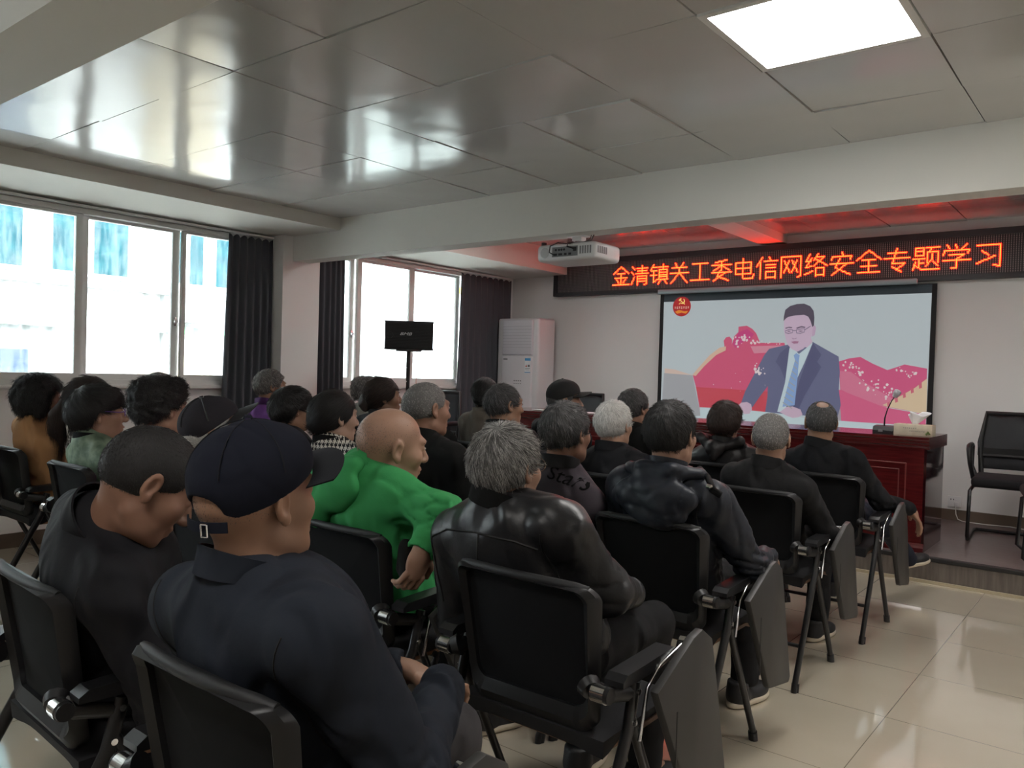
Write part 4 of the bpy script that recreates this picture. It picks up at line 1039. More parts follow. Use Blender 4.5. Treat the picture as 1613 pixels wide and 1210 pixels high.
def strands(name, hm, roots, dirs, normals, length, parent, nseg=5, rad=.0005, droop=.25, lift=.5, jit=.25, curl=0.0, seed=1, collide=None):
    g = np.random.RandomState(seed); n = len(roots)
    L = length * g.uniform(.6, 1.1, (n, 1)); J = g.normal(size=(n, 3)) * jit
    pos = np.zeros((n, nseg, 3)); p = roots.copy(); pos[:, 0] = p
    d = dirs + normals * lift + J; d /= np.linalg.norm(d, axis=1, keepdims=True) + 1e-9
    ph = g.uniform(0, 6.28, (n, 1)); c1 = np.cross(dirs, normals)
    for i in range(1, nseg):
        t = i / (nseg - 1)
        dd = d + dirs * t * .6 - normals * lift * t * .9 + np.array([0, 0, -droop]) * t
        if curl: dd += curl * (np.cos(ph + t * 9) * c1 + np.sin(ph + t * 9) * normals)
        dd /= np.linalg.norm(dd, axis=1, keepdims=True) + 1e-9
        p = p + dd * L / (nseg - 1)
        if collide is not None: p = collide(p)
        pos[:, i] = p
    cu = bpy.data.hair_curves.new(name); cu.add_curves([nseg] * n)
    cu.points.foreach_set('position', pos.astype(np.float32).ravel())
    rr_ = np.tile(np.linspace(1, .35, nseg), n) * rad
    cu.points.foreach_set('radius', rr_.astype(np.float32))
    o = bpy.data.objects.new(name, cu); C.objects.link(o); cu.materials.append(hm); o.parent = parent
    o['kind'] = 'stuff'
    return o

def surface_samples(V, F, n, seed, keep=None):
    g = np.random.RandomState(seed)
    A = V[F[:, 0]]; Bv = V[F[:, 1]]; Cv = V[F[:, 2]]; Dv = V[F[:, 3]]
    N = np.cross(Cv - A, Dv - Bv); ar = np.linalg.norm(N, axis=1); N = N / (ar[:, None] + 1e-12)
    cen = (A + Cv) / 2
    w = ar.copy()
    if keep is not None: w = w * keep(cen)
    if w.sum() <= 0: return None
    i = g.choice(len(F), n, p=w / w.sum()); u = g.uniform(size=(n, 1)); v = g.uniform(size=(n, 1))
    P = (A[i] * (1 - u) + Bv[i] * u) * (1 - v) + (Dv[i] * (1 - u) + Cv[i] * u) * v
    return P, N[i]

def make_hair(H, root, style, color, parent, dens=1.0, length=.025, seed=1, fem=False):
    hm, base = HM[color]
    h = .0045 if dens > .8 else .006
    lo, hi = (-.125, -.175, -.22), (.125, .13, .165)
    F = Field(np.arange(lo[0], hi[0], h), np.arange(lo[1], hi[1], h), np.arange(lo[2], hi[2], h))
    t = {'buzz': .004, 'short': .010, 'thin': .007, 'crown': .004, 'bowl': .016, 'curly': .018, 'bob': .030, 'bun': .013, 'pony': .016, 'bald': .0012}[style]
    I = np.eye(3)
    F.ell((0, -.014, .034), (.075 + t, .096 + t, .082 + t * 1.15), None, .012); F.ell((0, -.045, .012), (.066 + t, .066 + t * 1.1, .066 + t), None, .03)
    if style == 'bowl': F.ell((0, -.05, .0), (.085, .072, .07), None, .03); F.ell((0, .03, .062), (.08, .072, .06), None, .03)
    if style == 'curly': F.ell((0, .045, .085), (.075, .055, .05), None, .02); F.ell((0, -.07, .06), (.085, .07, .075), None, .03)
    if style == 'bob':
        F.ell((0, -.05, -.03), (.105, .085, .095), None, .03); F.ell((.085, -.005, -.04), (.03, .045, .075), None, .03); F.ell((-.085, -.005, -.04), (.03, .045, .075), None, .03)
    if style == 'bun': F.ell((0, -.085, -.03), (.05, .045, .045), None, .025)
    lineset = 'fem' if (fem or style in ('bowl', 'curly')) else 'back'
    y = F.y[None, :, None]; z = F.z[None, None, :]; x = F.x[:, None, None]
    zl = hairline(y, lineset)
    if style == 'bob': zl = np.interp(y, [-.2, .0, .035, .06, .08, .12], [-.125, -.12, -.11, .03, .05, .06])
    if style == 'curly': zl = np.interp(y, [-.2, -.07, -.03, -.01, .03, .05, .075, .12], [-.055, -.05, -.02, .012, .016, .03, .055, .06])
    if style == 'bowl': zl = np.interp(y, [-.2, -.05, -.02, .0, .04, .06, .08, .12], [-.066, -.062, -.02, .008, .006, .02, .03, .035])
    cut = (zl - z) * .75
    F.D = -smin(-F.D, -np.broadcast_to(cut, F.D.shape).astype(np.float32), .008)
    if style == 'crown':
        q = np.sqrt((x / .033) ** 2 + ((y + .06) / .036) ** 2 + ((z - .112) / .032) ** 2) - 1
        F.D = -smin(-F.D, q.astype(np.float32) * .04, .01)
    if style in ('thin', 'bald'):                                    # receding hairline
        cx = .055 if style == 'thin' else .0
        q = np.sqrt(((x) / .052) ** 2 + ((y - .07) / .075) ** 2 + ((z - .11) / .07) ** 2) - 1
        F.D = -smin(-F.D, q.astype(np.float32) * .05, .01)
    amp = {'curly': .007, 'bob': .006, 'short': .0025, 'thin': .002, 'crown': .001, 'bowl': .003, 'bun': .0015, 'pony': .002, 'buzz': .0006, 'bald': .0}[style]
    if amp: F.warp(lambda P: amp * wav(P, 90 if style in ('curly', 'bob') else 130, seed))
    V, Q = F.mesh()
    if style == 'bald': return _bald(H, root, V, Q, hm, base, parent, seed)
    o = npmesh('hair', H.P(V) - root, Q, base, parent)
    # strands flow away from the crown whorl
    Wp = np.array([.012, -.062, .108])
    P, N = surface_samples(V, Q, int({'buzz': 3200, 'short': 4200, 'thin': 2600, 'crown': 3000, 'bowl': 4000, 'curly': 4200, 'bob': 4000, 'bun': 2600, 'pony': 3000}[style] * dens), seed,
                           keep=lambda c: ((c[:, 1] ** 2 + c[:, 0] ** 2 + (c[:, 2] - .02) ** 2) > .0040).astype(float))
    T = P - Wp
    if style in ('bun', 'pony'): T = np.array([0, -.11, -.03]) - P
    if style == 'bob': T = np.stack([P[:, 0] * .6, P[:, 1] * .2, -np.ones(len(P)) * .12], 1)
    T = T - N * (T * N).sum(1, keepdims=True); T /= np.linalg.norm(T, axis=1, keepdims=True) + 1e-6
    if style in ('short', 'thin', 'buzz', 'bowl'):                   # a little swirl
        T = T + .35 * np.cross(N, T)
    Lh = {'buzz': .006, 'short': length, 'thin': length, 'crown': length, 'bowl': .035, 'curly': .03, 'bob': .05, 'bun': .045, 'pony': .05}[style]
    lift = {'buzz': .9, 'short': .16, 'thin': .15, 'crown': .2, 'bowl': .08, 'curly': .55, 'bob': .25, 'bun': .04, 'pony': .05}[style]
    jit = {'buzz': .3, 'short': .16, 'thin': .16, 'crown': .16, 'bowl': .08, 'curly': .5, 'bob': .28, 'bun': .05, 'pony': .08}[style]
    k = H.k
    strands('hair_strands', hm, H.P(P) - root, T @ H.M.T, N @ H.M.T, Lh * k, o, 5 if style not in ('curly', 'bob') else 7, rad=.0006 if dens > .8 else .0009,
            lift=lift, jit=jit, curl=.8 if style in ('curly', 'bob') else 0, seed=seed)
    return o

def _bald(H, root, V, Q, hm, base, parent, seed):
    P, N = surface_samples(V, Q, 11000, seed, keep=lambda c: (c[:, 2] > hairline(c[:, 1], 'back')) * np.clip(1.15 - (c[:, 2] - .03) / .075, .05, 1))
    T = P - np.array([0, -.05, .11]); T -= N * (T * N).sum(1, keepdims=True); T /= np.linalg.norm(T, axis=1, keepdims=True)
    s = strands('hair', hm, H.P(P - N * .002) - root, T @ H.M.T, N @ H.M.T, .0042, parent, 3, rad=.0005, lift=.5, jit=.3, seed=seed)
    return s
SCREEN = (-2.76, 7.6)
# clothing
def cloth(name, c, rough=.8, **kw):
    kw.setdefault('bump', (30, .3, .006, 5)); kw.setdefault('sheen', .0)
    kw.setdefault('spec', .22)
    return wrinkled(mat(name, c, rough, **kw), 7, .09 if rough > .6 else .06, .8)
M_trou = cloth('black_trousers', rgb(20, 20, 22)); M_navyt = cloth('navy_jeans', rgb(28, 33, 46)); M_greyt = cloth('grey_trousers', rgb(62, 60, 62))
M_shoe = mat('black_shoe', rgb(26, 26, 28), .55); M_sole = mat('pale_sole', rgb(196, 184, 164), .6)

def hand(F, w, d, n, side, curl=.5, k=1.0):
    """five-fingered hand: wrist w, finger direction d, back-of-hand normal n; the thumb leaves the palm's side"""
    w = np.array(w, float); d = np.array(d, float); d /= np.linalg.norm(d); n = np.array(n, float); n -= d * (n @ d); n /= np.linalg.norm(n)
    t = np.cross(d, n) * side; R = np.stack([t, d, n], 1)
    F.ell(w + d * .045 * k, np.array((.040, .052, .016)) * k, R, .01); F.cap(w - d * .02, w + d * .03, .024 * k, .026 * k, .015)
    for i, (off, ln) in enumerate(((-.030, .86), (-.010, 1.0), (.011, .95), (.030, .74))):
        p = w + (d * .085 + t * off) * k; a = .15 + .1 * curl
        for j, sl in enumerate((.042, .027, .021)):
            a += curl * (.55, .8, .6)[j]
            v = d * math.cos(a) - n * math.sin(a) + t * off * 1.2
            q = p + v * sl * ln * k; F.cap(p, q, (.0095 - .001 * j) * k, (.0088 - .001 * j) * k, .004); p = q
    p = w + (d * .025 - t * .032) * k; v = d * .75 - t * .75 - n * .35
    q = p + v * .036 * k; F.cap(p - v * .01, q, .0125 * k, .0105 * k, .008); v2 = d * .95 - t * .15 - n * .5; F.cap(q, q + v2 * .030 * k, .0100 * k, .0085 * k, .004)

SHOE = {}
def shoe_meshes():
    if SHOE: return SHOE
    F = Field(np.arange(-.07, .07, .007), np.arange(-.12, .20, .007), np.arange(-.02, .14, .007))
    F.ell((0, .08, .035), (.046, .09, .036), None, .02); F.ell((0, -.03, .045), (.036, .06, .05), None, .03); F.cap((0, -.045, .05), (0, -.04, .10), .042, .044, .03)
    F.plane((0, 0, .018), (0, 0, -1)); F.plane((0, -.02, .105), (0, 0, 1)); SHOE['u'] = F.mesh()
    F = Field(np.arange(-.07, .07, .007), np.arange(-.12, .20, .007), np.arange(-.02, .06, .005))
    F.ell((0, .075, .015), (.049, .10, .035), None, .02); F.ell((0, -.035, .015), (.040, .065, .035), None, .03)
    F.plane((0, 0, .003), (0, 0, -1)); F.plane((0, 0, .026), (0, 0, 1)); SHOE['s'] = F.mesh()
    return SHOE

def place_shoe(a, yaw, pitch, root, parent, m, ms):
    s = shoe_meshes(); R = rot_axes(-yaw, 'z') @ rot_axes(pitch, 'x')
    off = np.array(a) - root
    o = npmesh('shoe', s['u'][0] @ R.T + off, s['u'][1], m, parent); npmesh('sole', s['s'][0] @ R.T + off, s['s'][1], ms, o)

def cap_hat(H, root, parent, m, mesh=None, opening=False, tilt=.13, rim=.0, brim_m=None, pitch=0.0, size=1.0, soft=.0):
    cap_o = None
    h = .0035 if opening else .005
    F = Field(np.arange(-.115, .115, h), np.arange(-.15, .13, h), np.arange(-.05, .175, h))
    z = size
    F.ell((0, -.012, .046), (.0885 * z, .108 * z, .096 * z), None, .01); F.ell((0, .03, .07), (.075 * z, .066 * z, .06 * z), None, .02)
    if soft: F.warp(lambda P: soft * wav(P, 45, 5) + soft * 1.3 * creases(P, 40, 6))
    F.plane((0, -.11, -.012 + rim), (0, tilt, -1), .004)                # rim plane, lower at the back
    if opening: F.ell((0, -.115, .010 + rim), (.040, .05, .028), None, .004, 's')
    V, Q = F.mesh(); crown = npmesh('cap', H.P(V) - root, Q, m, parent)
    lowz = lambda y: -.012 + rim + (y + .11) * tilt
    # brim
    def br(u, v):
        a = (u - .5) * 2.3; r = 1 + .72 * v * math.cos(a * .62) ** 1.2
        x, y = math.sin(a) * .084 * z, math.cos(a) * .100 * z - .004
        y2 = y * r if a else y * r
        return tuple(H.p((x * (1 + .10 * v), y + .080 * v * math.cos(a * .66), lowz(y) + .002 - .018 * math.sin(a) ** 2 - .006 * v + .02 * pitch * v)) - root)
    MB().shell(br, 25, 7, .004).build('brim', brim_m or m, crown, smooth=60)
    sm = MB()
    for kk in range(6):
        a = kk * PI / 3 + .5236; pts = []
        for i in range(9):
            e = .10 + 1.32 * i / 8
            p = (.0895 * z * math.sin(e) * math.sin(a), -.012 + .1092 * z * math.sin(e) * math.cos(a), .046 + .0972 * z * math.cos(e))
            if opening and abs(p[0]) < .04 and p[1] < -.06 and p[2] < .045: break
            if p[2] > lowz(p[1]) + .004: pts.append(tuple(H.p(p) - root))
        if len(pts) > 2: sm.tube(pts, .0012 if not mesh else .004, 5)
    sm.build('seam', brim_m or m, crown, smooth=60)
    MB().tube([tuple(H.p((0, -.012, .140 * z + .002)) - root), tuple(H.p((0, -.012, .147 * z)) - root)], [.009, .006], 10).build('button', m, crown, smooth=60)
    if opening:
        st_ = MB()
        def strap(u, v):
            a = PI + (u - .5) * 1.25; return tuple(H.p((math.sin(a) * .090 * z, -.012 + math.cos(a) * .109 * z, -.022 + rim + .018 * v)) - root)
        st_.shell(strap, 15, 3, .003); so = st_.build('strap', m, crown, smooth=60)
        bk = MB()
        for dz_ in (0, .021):
            bk.tube([tuple(H.p((math.sin(PI + e) * .0925 * z, -.012 + math.cos(PI + e) * .1125 * z, -.0275 + rim + dz_)) - root) for e in (-.30, -.18)], .0014, 5)
        for e in (-.30, -.18): bk.tube([tuple(H.p((math.sin(PI + e) * .0925 * z, -.012 + math.cos(PI + e) * .1125 * z, -.0275 + rim + dz_)) - root) for dz_ in (0, .021)], .0014, 5)
        bk.build('buckle', M_chrome, so, smooth=60)
    return crown

def spectacles(H, root, parent, m):
    b = MB()
    P = lambda q: tuple(H.p(q) - root)
    for s in (-1, 1):
        b.tube([P((s * .033 + .023 * math.cos(t), .110 - abs(s * .033 + .023 * math.cos(t)) * .15, .004 + .018 * math.sin(t))) for t in [i * PI / 9 for i in range(18)]], .0014, 5, closed=True)
    b.tube([P((-.011, .112, .008)), P((0, .115, .010)), P((.011, .112, .008))], .0013, 5)
    fr = b.build('spectacles', m, parent, smooth=60)
    for s in (-1, 1):
        t = MB(); t.tube([P((s * .057, .100, .008)), P((s * .079, .075, .009)), P((s * .086, .0, .018)), P((s * .085, -.022, .008))], .0017, 6); t.build('temple_arm', m, fr, smooth=60)

def face_bits(H, root, parent, brow=True):
    l = MB()
    P = lambda q: tuple(H.p(q) - root)
    for s in (-1, 1):
        y = MB().tube([P((s * .026, .0915, .0075)), P((s * .032, .0945, .008)), P((s * .038, .0905, .0075))], [.002, .0045, .002], 8).build('eye', M_eye, parent, smooth=60)
        MB().tube([P((s * .030, .0965, .008)), P((s * .034, .0965, .008))], .0038, 8).build('iris', M_iris, y, smooth=60)
        MB().tube([P((s * .016, .094, .026)), P((s * .030, .0955, .031)), P((s * .046, .083, .026))], [.0025, .0035, .002], 6).build('eyebrow', M_brow, parent, smooth=60)
    l.tube([P((-.020, .094, -.066)), P((-.008, .1, -.064)), P((0, .1005, -.065)), P((.008, .1, -.064)), P((.020, .094, -.066))], [.002, .0045, .0045, .0045, .002], 6)
    l.build('lips', M_lip, parent, smooth=60)

def drape(name, obj_, lines, r, m, parent, dirv=(0, 1, 0), off=.0005, root=None):
    """cords lying on the surface of obj_: every (x, z) of a line is cast along dirv onto it"""
    me = obj_.data; bv = BVHTree.FromPolygons([v.co for v in me.vertices], [tuple(p.vertices) for p in me.polygons])
    d = Vector(dirv).normalized(); o = None
    for ln in lines:
        pts = []
        for i in range(len(ln) - 1):
            for k in range(6):
                t = k / 6; x = ln[i][0] * (1 - t) + ln[i + 1][0] * t; z = ln[i][1] * (1 - t) + ln[i + 1][1] * t
                side = Vector((d.y, -d.x, 0))
                hit, nrm, _, _ = bv.ray_cast(side * x + Vector((0, 0, z)) - d * 2, d)
                if hit: pts.append(hit + nrm * off)
        if len(pts) > 2: o = MB().tube(pts, r, 5).build(name, m, parent, smooth=60)
    return o

ALL = {}
def person(pid, head, chair_xy, label, coat, coat_name='jacket', sk='tan', hair='short', hcol='black', hlen=.025, fem=False, yaw=None, pitch=0.0, roll=0.0,
           tyaw=0.0, bulk=1.0, near=False, collar=.045, collar_m=None, trouser=None, face=False, arms='lap', seed=1, hk=1.0, nb=None, bow=0.0, shoulder=.165,
           thigh=.42, legyaw=0.0, cap=None, specs=None, fold=1.0, dens=None, shoe_m=None, sole_m=None, hipdx=0.0, fh=None):
    hx, hy, hz = head; cx, cy = chair_xy
    if yaw is None: yaw = math.atan2(SCREEN[0] - hx, SCREEN[1] - hy)
    H = Head(head, yaw, pitch, roll, hk * (.96 if fem else 1.0))
    root = np.array((cx, cy + .2, 0.0))
    P = empty('person', tuple(root), label, 'person', 'seated audience')
    Rv = np.array((math.cos(tyaw), -math.sin(tyaw), 0)); Fv = np.array((math.sin(tyaw), math.cos(tyaw), 0)); U = np.array((0, 0, 1.0))
    Hp = np.array((cx + hipdx, cy + .245, .535))
    NB = np.array(nb) if nb is not None else np.array((hx, max(hy - .035, cy + .10), hz - .135))
    mid = Hp * .42 + NB * .58 + np.array((0, -bow, 0)); mid[1] = max(mid[1], cy + .022 + .145 * bulk) if bow >= 0 else mid[1]
    def sp(t):
        return Hp * (1 - t) ** 2 + (2 * mid - .5 * Hp - .5 * NB) * 2 * t * (1 - t) + NB * t * t
    Ax = (NB - Hp) / np.linalg.norm(NB - Hp); Fx = Fv - Ax * (Fv @ Ax); Fx /= np.linalg.norm(Fx); Rx = np.cross(Fx, Ax)
    T = np.stack([Rx, Fx, Ax], 1)
    kb = bulk * (.92 if fem else 1.0); sh = shoulder * (.93 if fem else 1.0)
    Sc = NB - Ax * .075
    SJ = {s: Sc + Rx * s * sh - Ax * .012 for s in (-1, 1)}
    EL, WR, HD = {}, {}, {}
    for s in (-1, 1):
        EL[s] = SJ[s] + Rx * s * .045 - U * .255 + Fv * .07; WR[s] = Hp + Rv * s * .085 + Fv * .21 + U * .125; HD[s] = (Fv * .8 - Rv * s * .5 - U * .25, U + Fv * .3, .5)
    if arms == 'lap':
        for s in (-1, 1): EL[s][0] = min(max(EL[s][0], cx - .178), cx + .178)
    if arms == 'rest_r': EL[1] = SJ[1] + Rv * .115 - U * .215 + Fv * .12; WR[1] = SJ[1] + Rv * .215 - U * .265 + Fv * .33; HD[1] = (Fv * .35 + Rv * .45 - U * .75, Rv * .7 + U * .4 + Fv * .3, .35)
    if arms == 'fore_r': EL[1] = SJ[1] + Rv * .085 - U * .22 + Fv * .14; WR[1] = np.array((cx + .28, cy + .40, .665)); HD[1] = (Fv * .9 - U * .35 - Rv * .2, U, .5)
    if arms == 'down_out':
        for s in (-1, 1): EL[s] = SJ[s] + Rx * s * .065 - U * .24 + Fv * .12; WR[s] = Hp + Rv * s * .07 + Fv * .26 + U * .13
    if arms in ('arms_out', 'right_out'):
        for s in ((-1, 1) if arms == 'arms_out' else (1,)): EL[s] = SJ[s] + Rx * s * .08 - U * .19 + Fv * .12; WR[s] = Hp + Rv * s * .13 + Fv * .24 + U * .14
    if arms == 'hip_back': EL[1] = np.array((cx + .325, cy + .15, .875)); WR[1] = np.array((cx + .325, cy + .07, .785)); HD[1] = (np.array((-.05, -.30, -.9)), np.array((.95, -.2, .05)), .75)
    if arms == 'phone':
        for s in (-1, 1): EL[s] = SJ[s] + Rx * s * .075 - U * .23 + Fv * .10; WR[s] = np.array((hx + s * .07, hy + .10, .66)); HD[s] = (Fv * .7 - Rv * s * .5 + U * .3, -Fv * .5 + U * .7, .6)
    KN, AN = {}, {}
    for s in (-1, 1):
        Lf = np.array((math.sin(tyaw + legyaw), math.cos(tyaw + legyaw), 0)); KN[s] = Hp + Lf * thigh + Rv * s * .115 + U * .005; AN[s] = np.array((KN[s][0], KN[s][1] - .015, .10))
    if arms == 'lap':
        for s in (-1, 1): EL[s][0] = min(max(EL[s][0], cx - .178), cx + .178)
    if arms == 'rest_r': KN[1] = Hp + Fv * .42 + Rv * .10 + U * .03; AN[1] = KN[1] + np.array((.10, .50, -.36))
    def seat_cut(F):                                                 # flesh and cloth lie flat on the cushion
        d = np.maximum(F.y[None, :, None] - (cy + .50), F.z[None, None, :] - .474).astype(np.float32)
        F.D = np.maximum(F.D, np.broadcast_to(-d, F.D.shape))
    # --- skin: one continuous body
    pts = [Hp, NB, *SJ.values(), *EL.values(), *WR.values(), *KN.values(), *AN.values(), np.array(head)]
    lo = np.min(pts, 0) - .2; hi = np.max(pts, 0) + .2; lo[2] = 0.04
    fs = .0042 if near else .0055; hr = .125
    fx = [(hx - hr, hx + hr, fs)]; fy = [(hy - hr - .03, hy + hr + .03, fs)]; fz = [(hz - .16, hz + .14, fs)]
    if fh:
        for s in fh: w = WR[s] + HD[s][0] / np.linalg.norm(HD[s][0]) * .07; fx.append((w[0] - .10, w[0] + .10, .004)); fy.append((w[1] - .11, w[1] + .11, .004)); fz.append((w[2] - .12, w[2] + .10, .004))
    F = Field(axis_steps(lo[0], hi[0], .014, fx), axis_steps(lo[1], hi[1], .014, fy), axis_steps(lo[2], hi[2], .014, fz))
    F.ell(Hp + U * .02, (.135 * kb, .10 * kb, .10), T, .03); F.ell(sp(.35), (.125 * kb, .095 * kb, .14), T, .05); F.ell(sp(.66), (.135 * kb, .09 * kb, .15), T, .05)
    F.cap(SJ[-1], SJ[1], .045, None, .04)
    F.cap(NB - Ax * .06, H.p((0, -.028, -.03)), (.058 if not fem else .048) * hk, (.054 if not fem else .046) * hk, .035)
    for s in (-1, 1):
        F.cap(SJ[s], EL[s], .042, .036, .02); F.cap(EL[s], WR[s], .034, .024, .015); hand(F, WR[s], HD[s][0], HD[s][1], s, HD[s][2])
        F.cap(Hp + Rv * s * .075 + U * .01, KN[s], .065, .048, .03); F.cap(KN[s], AN[s], .046, .032, .02); F.cap(AN[s], AN[s] + Fv * .1 - U * .045, .03, .024, .02)
    head_solids(F, H, fem); seat_cut(F)
    V, Q = F.mesh(); body = npmesh('body', V - root, Q, SK[sk], P)
    # --- trousers
    F = Field(np.arange(lo[0], hi[0], .013), np.arange(lo[1], hi[1], .013), np.arange(.05, .72, .013))
    F.ell(Hp + U * .015, (.165 * kb, .125 * kb, .10), None, .03)
    for s in (-1, 1):
        F.cap(Hp + Rv * s * .08 + U * .012, KN[s], .082, .066, .03); F.cap(KN[s], AN[s], .064, .054, .03)
    F.warp(lambda p: .004 * wav(p, 30, seed + 3)); seat_cut(F); F.plane((0, 0, .085), (0, 0, -1), .004)
    V, Q = F.mesh(); tr_ = npmesh('trousers', V - root, Q, trouser or M_trou, P)
    for s in (-1, 1):
        ang = 0.0
        if arms == 'rest_r' and s == 1: place_shoe(AN[s] + Fv * .02 + np.array((0, .02, -.06)), tyaw + .5, .12, root, P, shoe_m or M_shoe, sole_m or M_sole)
        else: place_shoe((AN[s][0], AN[s][1], 0.0), tyaw + s * .15, 0.0, root, P, shoe_m or M_shoe, sole_m or M_sole)
    # --- jacket / coat
    g = .0075 if near else .010
    lo2 = np.min([Hp, NB, *SJ.values(), *EL.values(), *WR.values()], 0) - .2; hi2 = np.max([Hp, NB, *SJ.values(), *EL.values(), *WR.values()], 0) + .2
    F = Field(np.arange(lo2[0], hi2[0], g), np.arange(lo2[1], hi2[1], g), np.arange(.42, hi2[2], g))
    F.ell(Hp + U * .035, (.172 * kb, .132 * kb, .11), T, .03); F.ell(sp(.30), (.168 * kb, .134 * kb, .15), T, .06); F.ell(sp(.64), (.176 * kb, .128 * kb, .165), T, .06)
    F.cap(Sc - Rx * (sh - .035) - Fx * .008, Sc + Rx * (sh - .035) - Fx * .008, .066 * kb, None, .04)
    F.cap(SJ[-1] + Ax * .012, NB - Ax * .02, .052, .058, .05); F.cap(SJ[1] + Ax * .012, NB - Ax * .02, .052, .058, .05)
    F.cap(NB - Ax * .05, NB + Ax * .004, .072 * hk, .066 * hk, .03)
    for s in (-1, 1):
        F.cap(SJ[s], EL[s], .064 * kb, .056 * kb, .035); F.cap(EL[s], WR[s], .056 * kb, .041 * kb, .03)
        if arms == 'hip_back' and s == 1: pass
    e1, e2 = EL[-1], EL[1]; a1, a2 = SJ[-1] * .5 + e1 * .5, SJ[1] * .5 + e2 * .5
    def folds(p):
        d = 0.0025 * wav(p * np.array((1, 1, .5)), 30, seed) * fold + .0075 * fold * creases(p * np.array((1.3, 1.3, .6)), 24, seed + 1)
        w = np.exp(-(np.linalg.norm(p - e1, axis=1) / .12) ** 2) + np.exp(-(np.linalg.norm(p - e2, axis=1) / .12) ** 2)
        return d + fold * .013 * w * creases(p * np.array((.7, .9, 1.7)), 44, seed + 2)
    F.warp(folds)
    for s in (-1, 1):
        dv = WR[s] - EL[s]; dv /= np.linalg.norm(dv)
        F.cap(WR[s] + dv * .055, WR[s] + dv * .16, .055, .11, .003, 's')
    F.plane((0, 0, .472), (0, 0, -1), .01)
    V, Q = F.mesh(); jk = npmesh(coat_name, V - root, Q, coat, P)
    if collar:
        nk = H.p((0, -.03, -.06)); ax = nk - NB; ax = ax / np.linalg.norm(ax); r_ = (.071 if not fem else .062) * hk
        cf = Fv - ax * (Fv @ ax); cf /= np.linalg.norm(cf); cr = np.cross(cf, ax)
        def col(u, v):
            a = u * 2 * PI; back = .5 - .5 * math.cos(a)                 # a = 0 at the throat
            z = .006 + (collar * (.45 + .55 * back) + .006) * v
            rr_ = r_ * (1.05 - .02 * v + .02 * math.sin(3 * a + seed)) + .002
            q = NB + ax * z + cf * (math.cos(a) * rr_ - .004) + cr * math.sin(a) * rr_ * 1.03
            return tuple(q - root)
        MB().shell(col, 36, 6, .005, True).build('collar', collar_m or coat, jk, smooth=80)
    # --- hair, headwear, spectacles, face
    dn = dens if dens else (1.0 if near else .75)
    if hair: make_hair(H, root, hair, hcol, P, dn, hlen, seed, fem)
    if cap: cap_hat(H, root, P, **cap)
    if specs: spectacles(H, root, P, specs)
    if face: face_bits(H, root, P)
    ALL[pid] = dict(P=P, H=H, root=root, jacket=jk, NB=NB, EL=EL, WR=WR, SJ=SJ, HD=HD, Rv=Rv, Fv=Fv, Ax=Ax, Hp=Hp)
    return ALL[pid]

def lump(name, solids, m, parent, root, g=.008, warp=None, cuts=()):
    """a soft cloth shape from blended capsules and ellipsoids, in world coordinates"""
    al = np.array([np.array(s[1]) for s in solids] + [np.array(s[2]) for s in solids if s[0] == 'c'])
    lo = al.min(0) - .16; hi = al.max(0) + .16
    F = Field(np.arange(lo[0], hi[0], g), np.arange(lo[1], hi[1], g), np.arange(lo[2], hi[2], g))
    for s in solids:
        if s[0] == 'c': F.cap(s[1], s[2], s[3], s[4], s[5] if len(s) > 5 else .03)
        else: F.ell(s[1], s[2], s[3] if len(s) > 3 else None, .03)
    if warp: F.warp(warp)
    for c in cuts: F.ell(c[0], c[1], None, .01, 's')
    V, Q = F.mesh(); return npmesh(name, V - root, Q, m, parent)

# ------------------------------------------------------------------ the audience, front row to back
M_glf = mat('spectacle_metal', rgb(120, 112, 100), .25, metal=.8); M_glp = mat('purple_spectacles', rgb(96, 60, 160), .3)
c_suit = cloth('charcoal_wool', rgb(24, 25, 28), .9); c_black = cloth('black_wool', rgb(16, 16, 16), .9); c_tunic = cloth('black_tunic', rgb(25, 25, 26), .85)
c_slate = cloth('slate_coat', rgb(24, 24, 27), .9); c_brownb = cloth('plum_jacket', rgb(50, 44, 50), .75); c_navy = cloth('navy_nylon', rgb(36, 40, 48), .8, spec=.12)
c_navyd = cloth('dark_navy', rgb(21, 21, 25), .8); c_pad = cloth('black_nylon', rgb(34, 37, 44), .45); c_hood = cloth('black_waxed_cloth', rgb(32, 31, 32), .42)
c_lea = cloth('black_leather', rgb(33, 33, 35), .40, spec=.4, bump=(26, .3, .008, 6)); c_grn = cloth('green_sweatshirt', rgb(56, 142, 82), .85)
for m_ in (c_lea,): wrinkled(m_, 4.0, .05)
c_mag = cloth('magenta_cloth', rgb(156, 36, 106), .8); c_pur = cloth('purple_knit', rgb(110, 65, 134), .85); c_tan = cloth('camel_wool', rgb(168, 126, 88), .9)
c_taupe = cloth('taupe_wool', rgb(98, 91, 83), .9); c_grey = cloth('pale_grey_wool', rgb(129, 125, 118), .9)
c_gr = cloth('green_brocade', rgb(132, 150, 128), .6, vary=(22, rgb(88, 108, 90)))
c_knit = cloth('chunky_grey_knit', rgb(129, 125, 120), .9)
nn, ll, pb = nodes_of(c_knit); vt = nn.new('ShaderNodeTexVoronoi'); vt.inputs['Scale'].default_value = 62; tc = nn.new('ShaderNodeTexCoord'); ll.new(tc.outputs['Object'], vt.inputs['Vector'])
rp = nn.new('ShaderNodeValToRGB'); rp.color_ramp.elements[0].position = .25; rp.color_ramp.elements[0].color = rgb(186, 182, 176); rp.color_ramp.elements[1].position = .62; rp.color_ramp.elements[1].color = rgb(58, 54, 54)
ll.new(vt.outputs['Distance'], rp.inputs['Fac']); ll.new(rp.outputs['Color'], pb.inputs['Base Color'])
c_ht = cloth('black_white_houndstooth', rgb(163, 159, 153), .85)
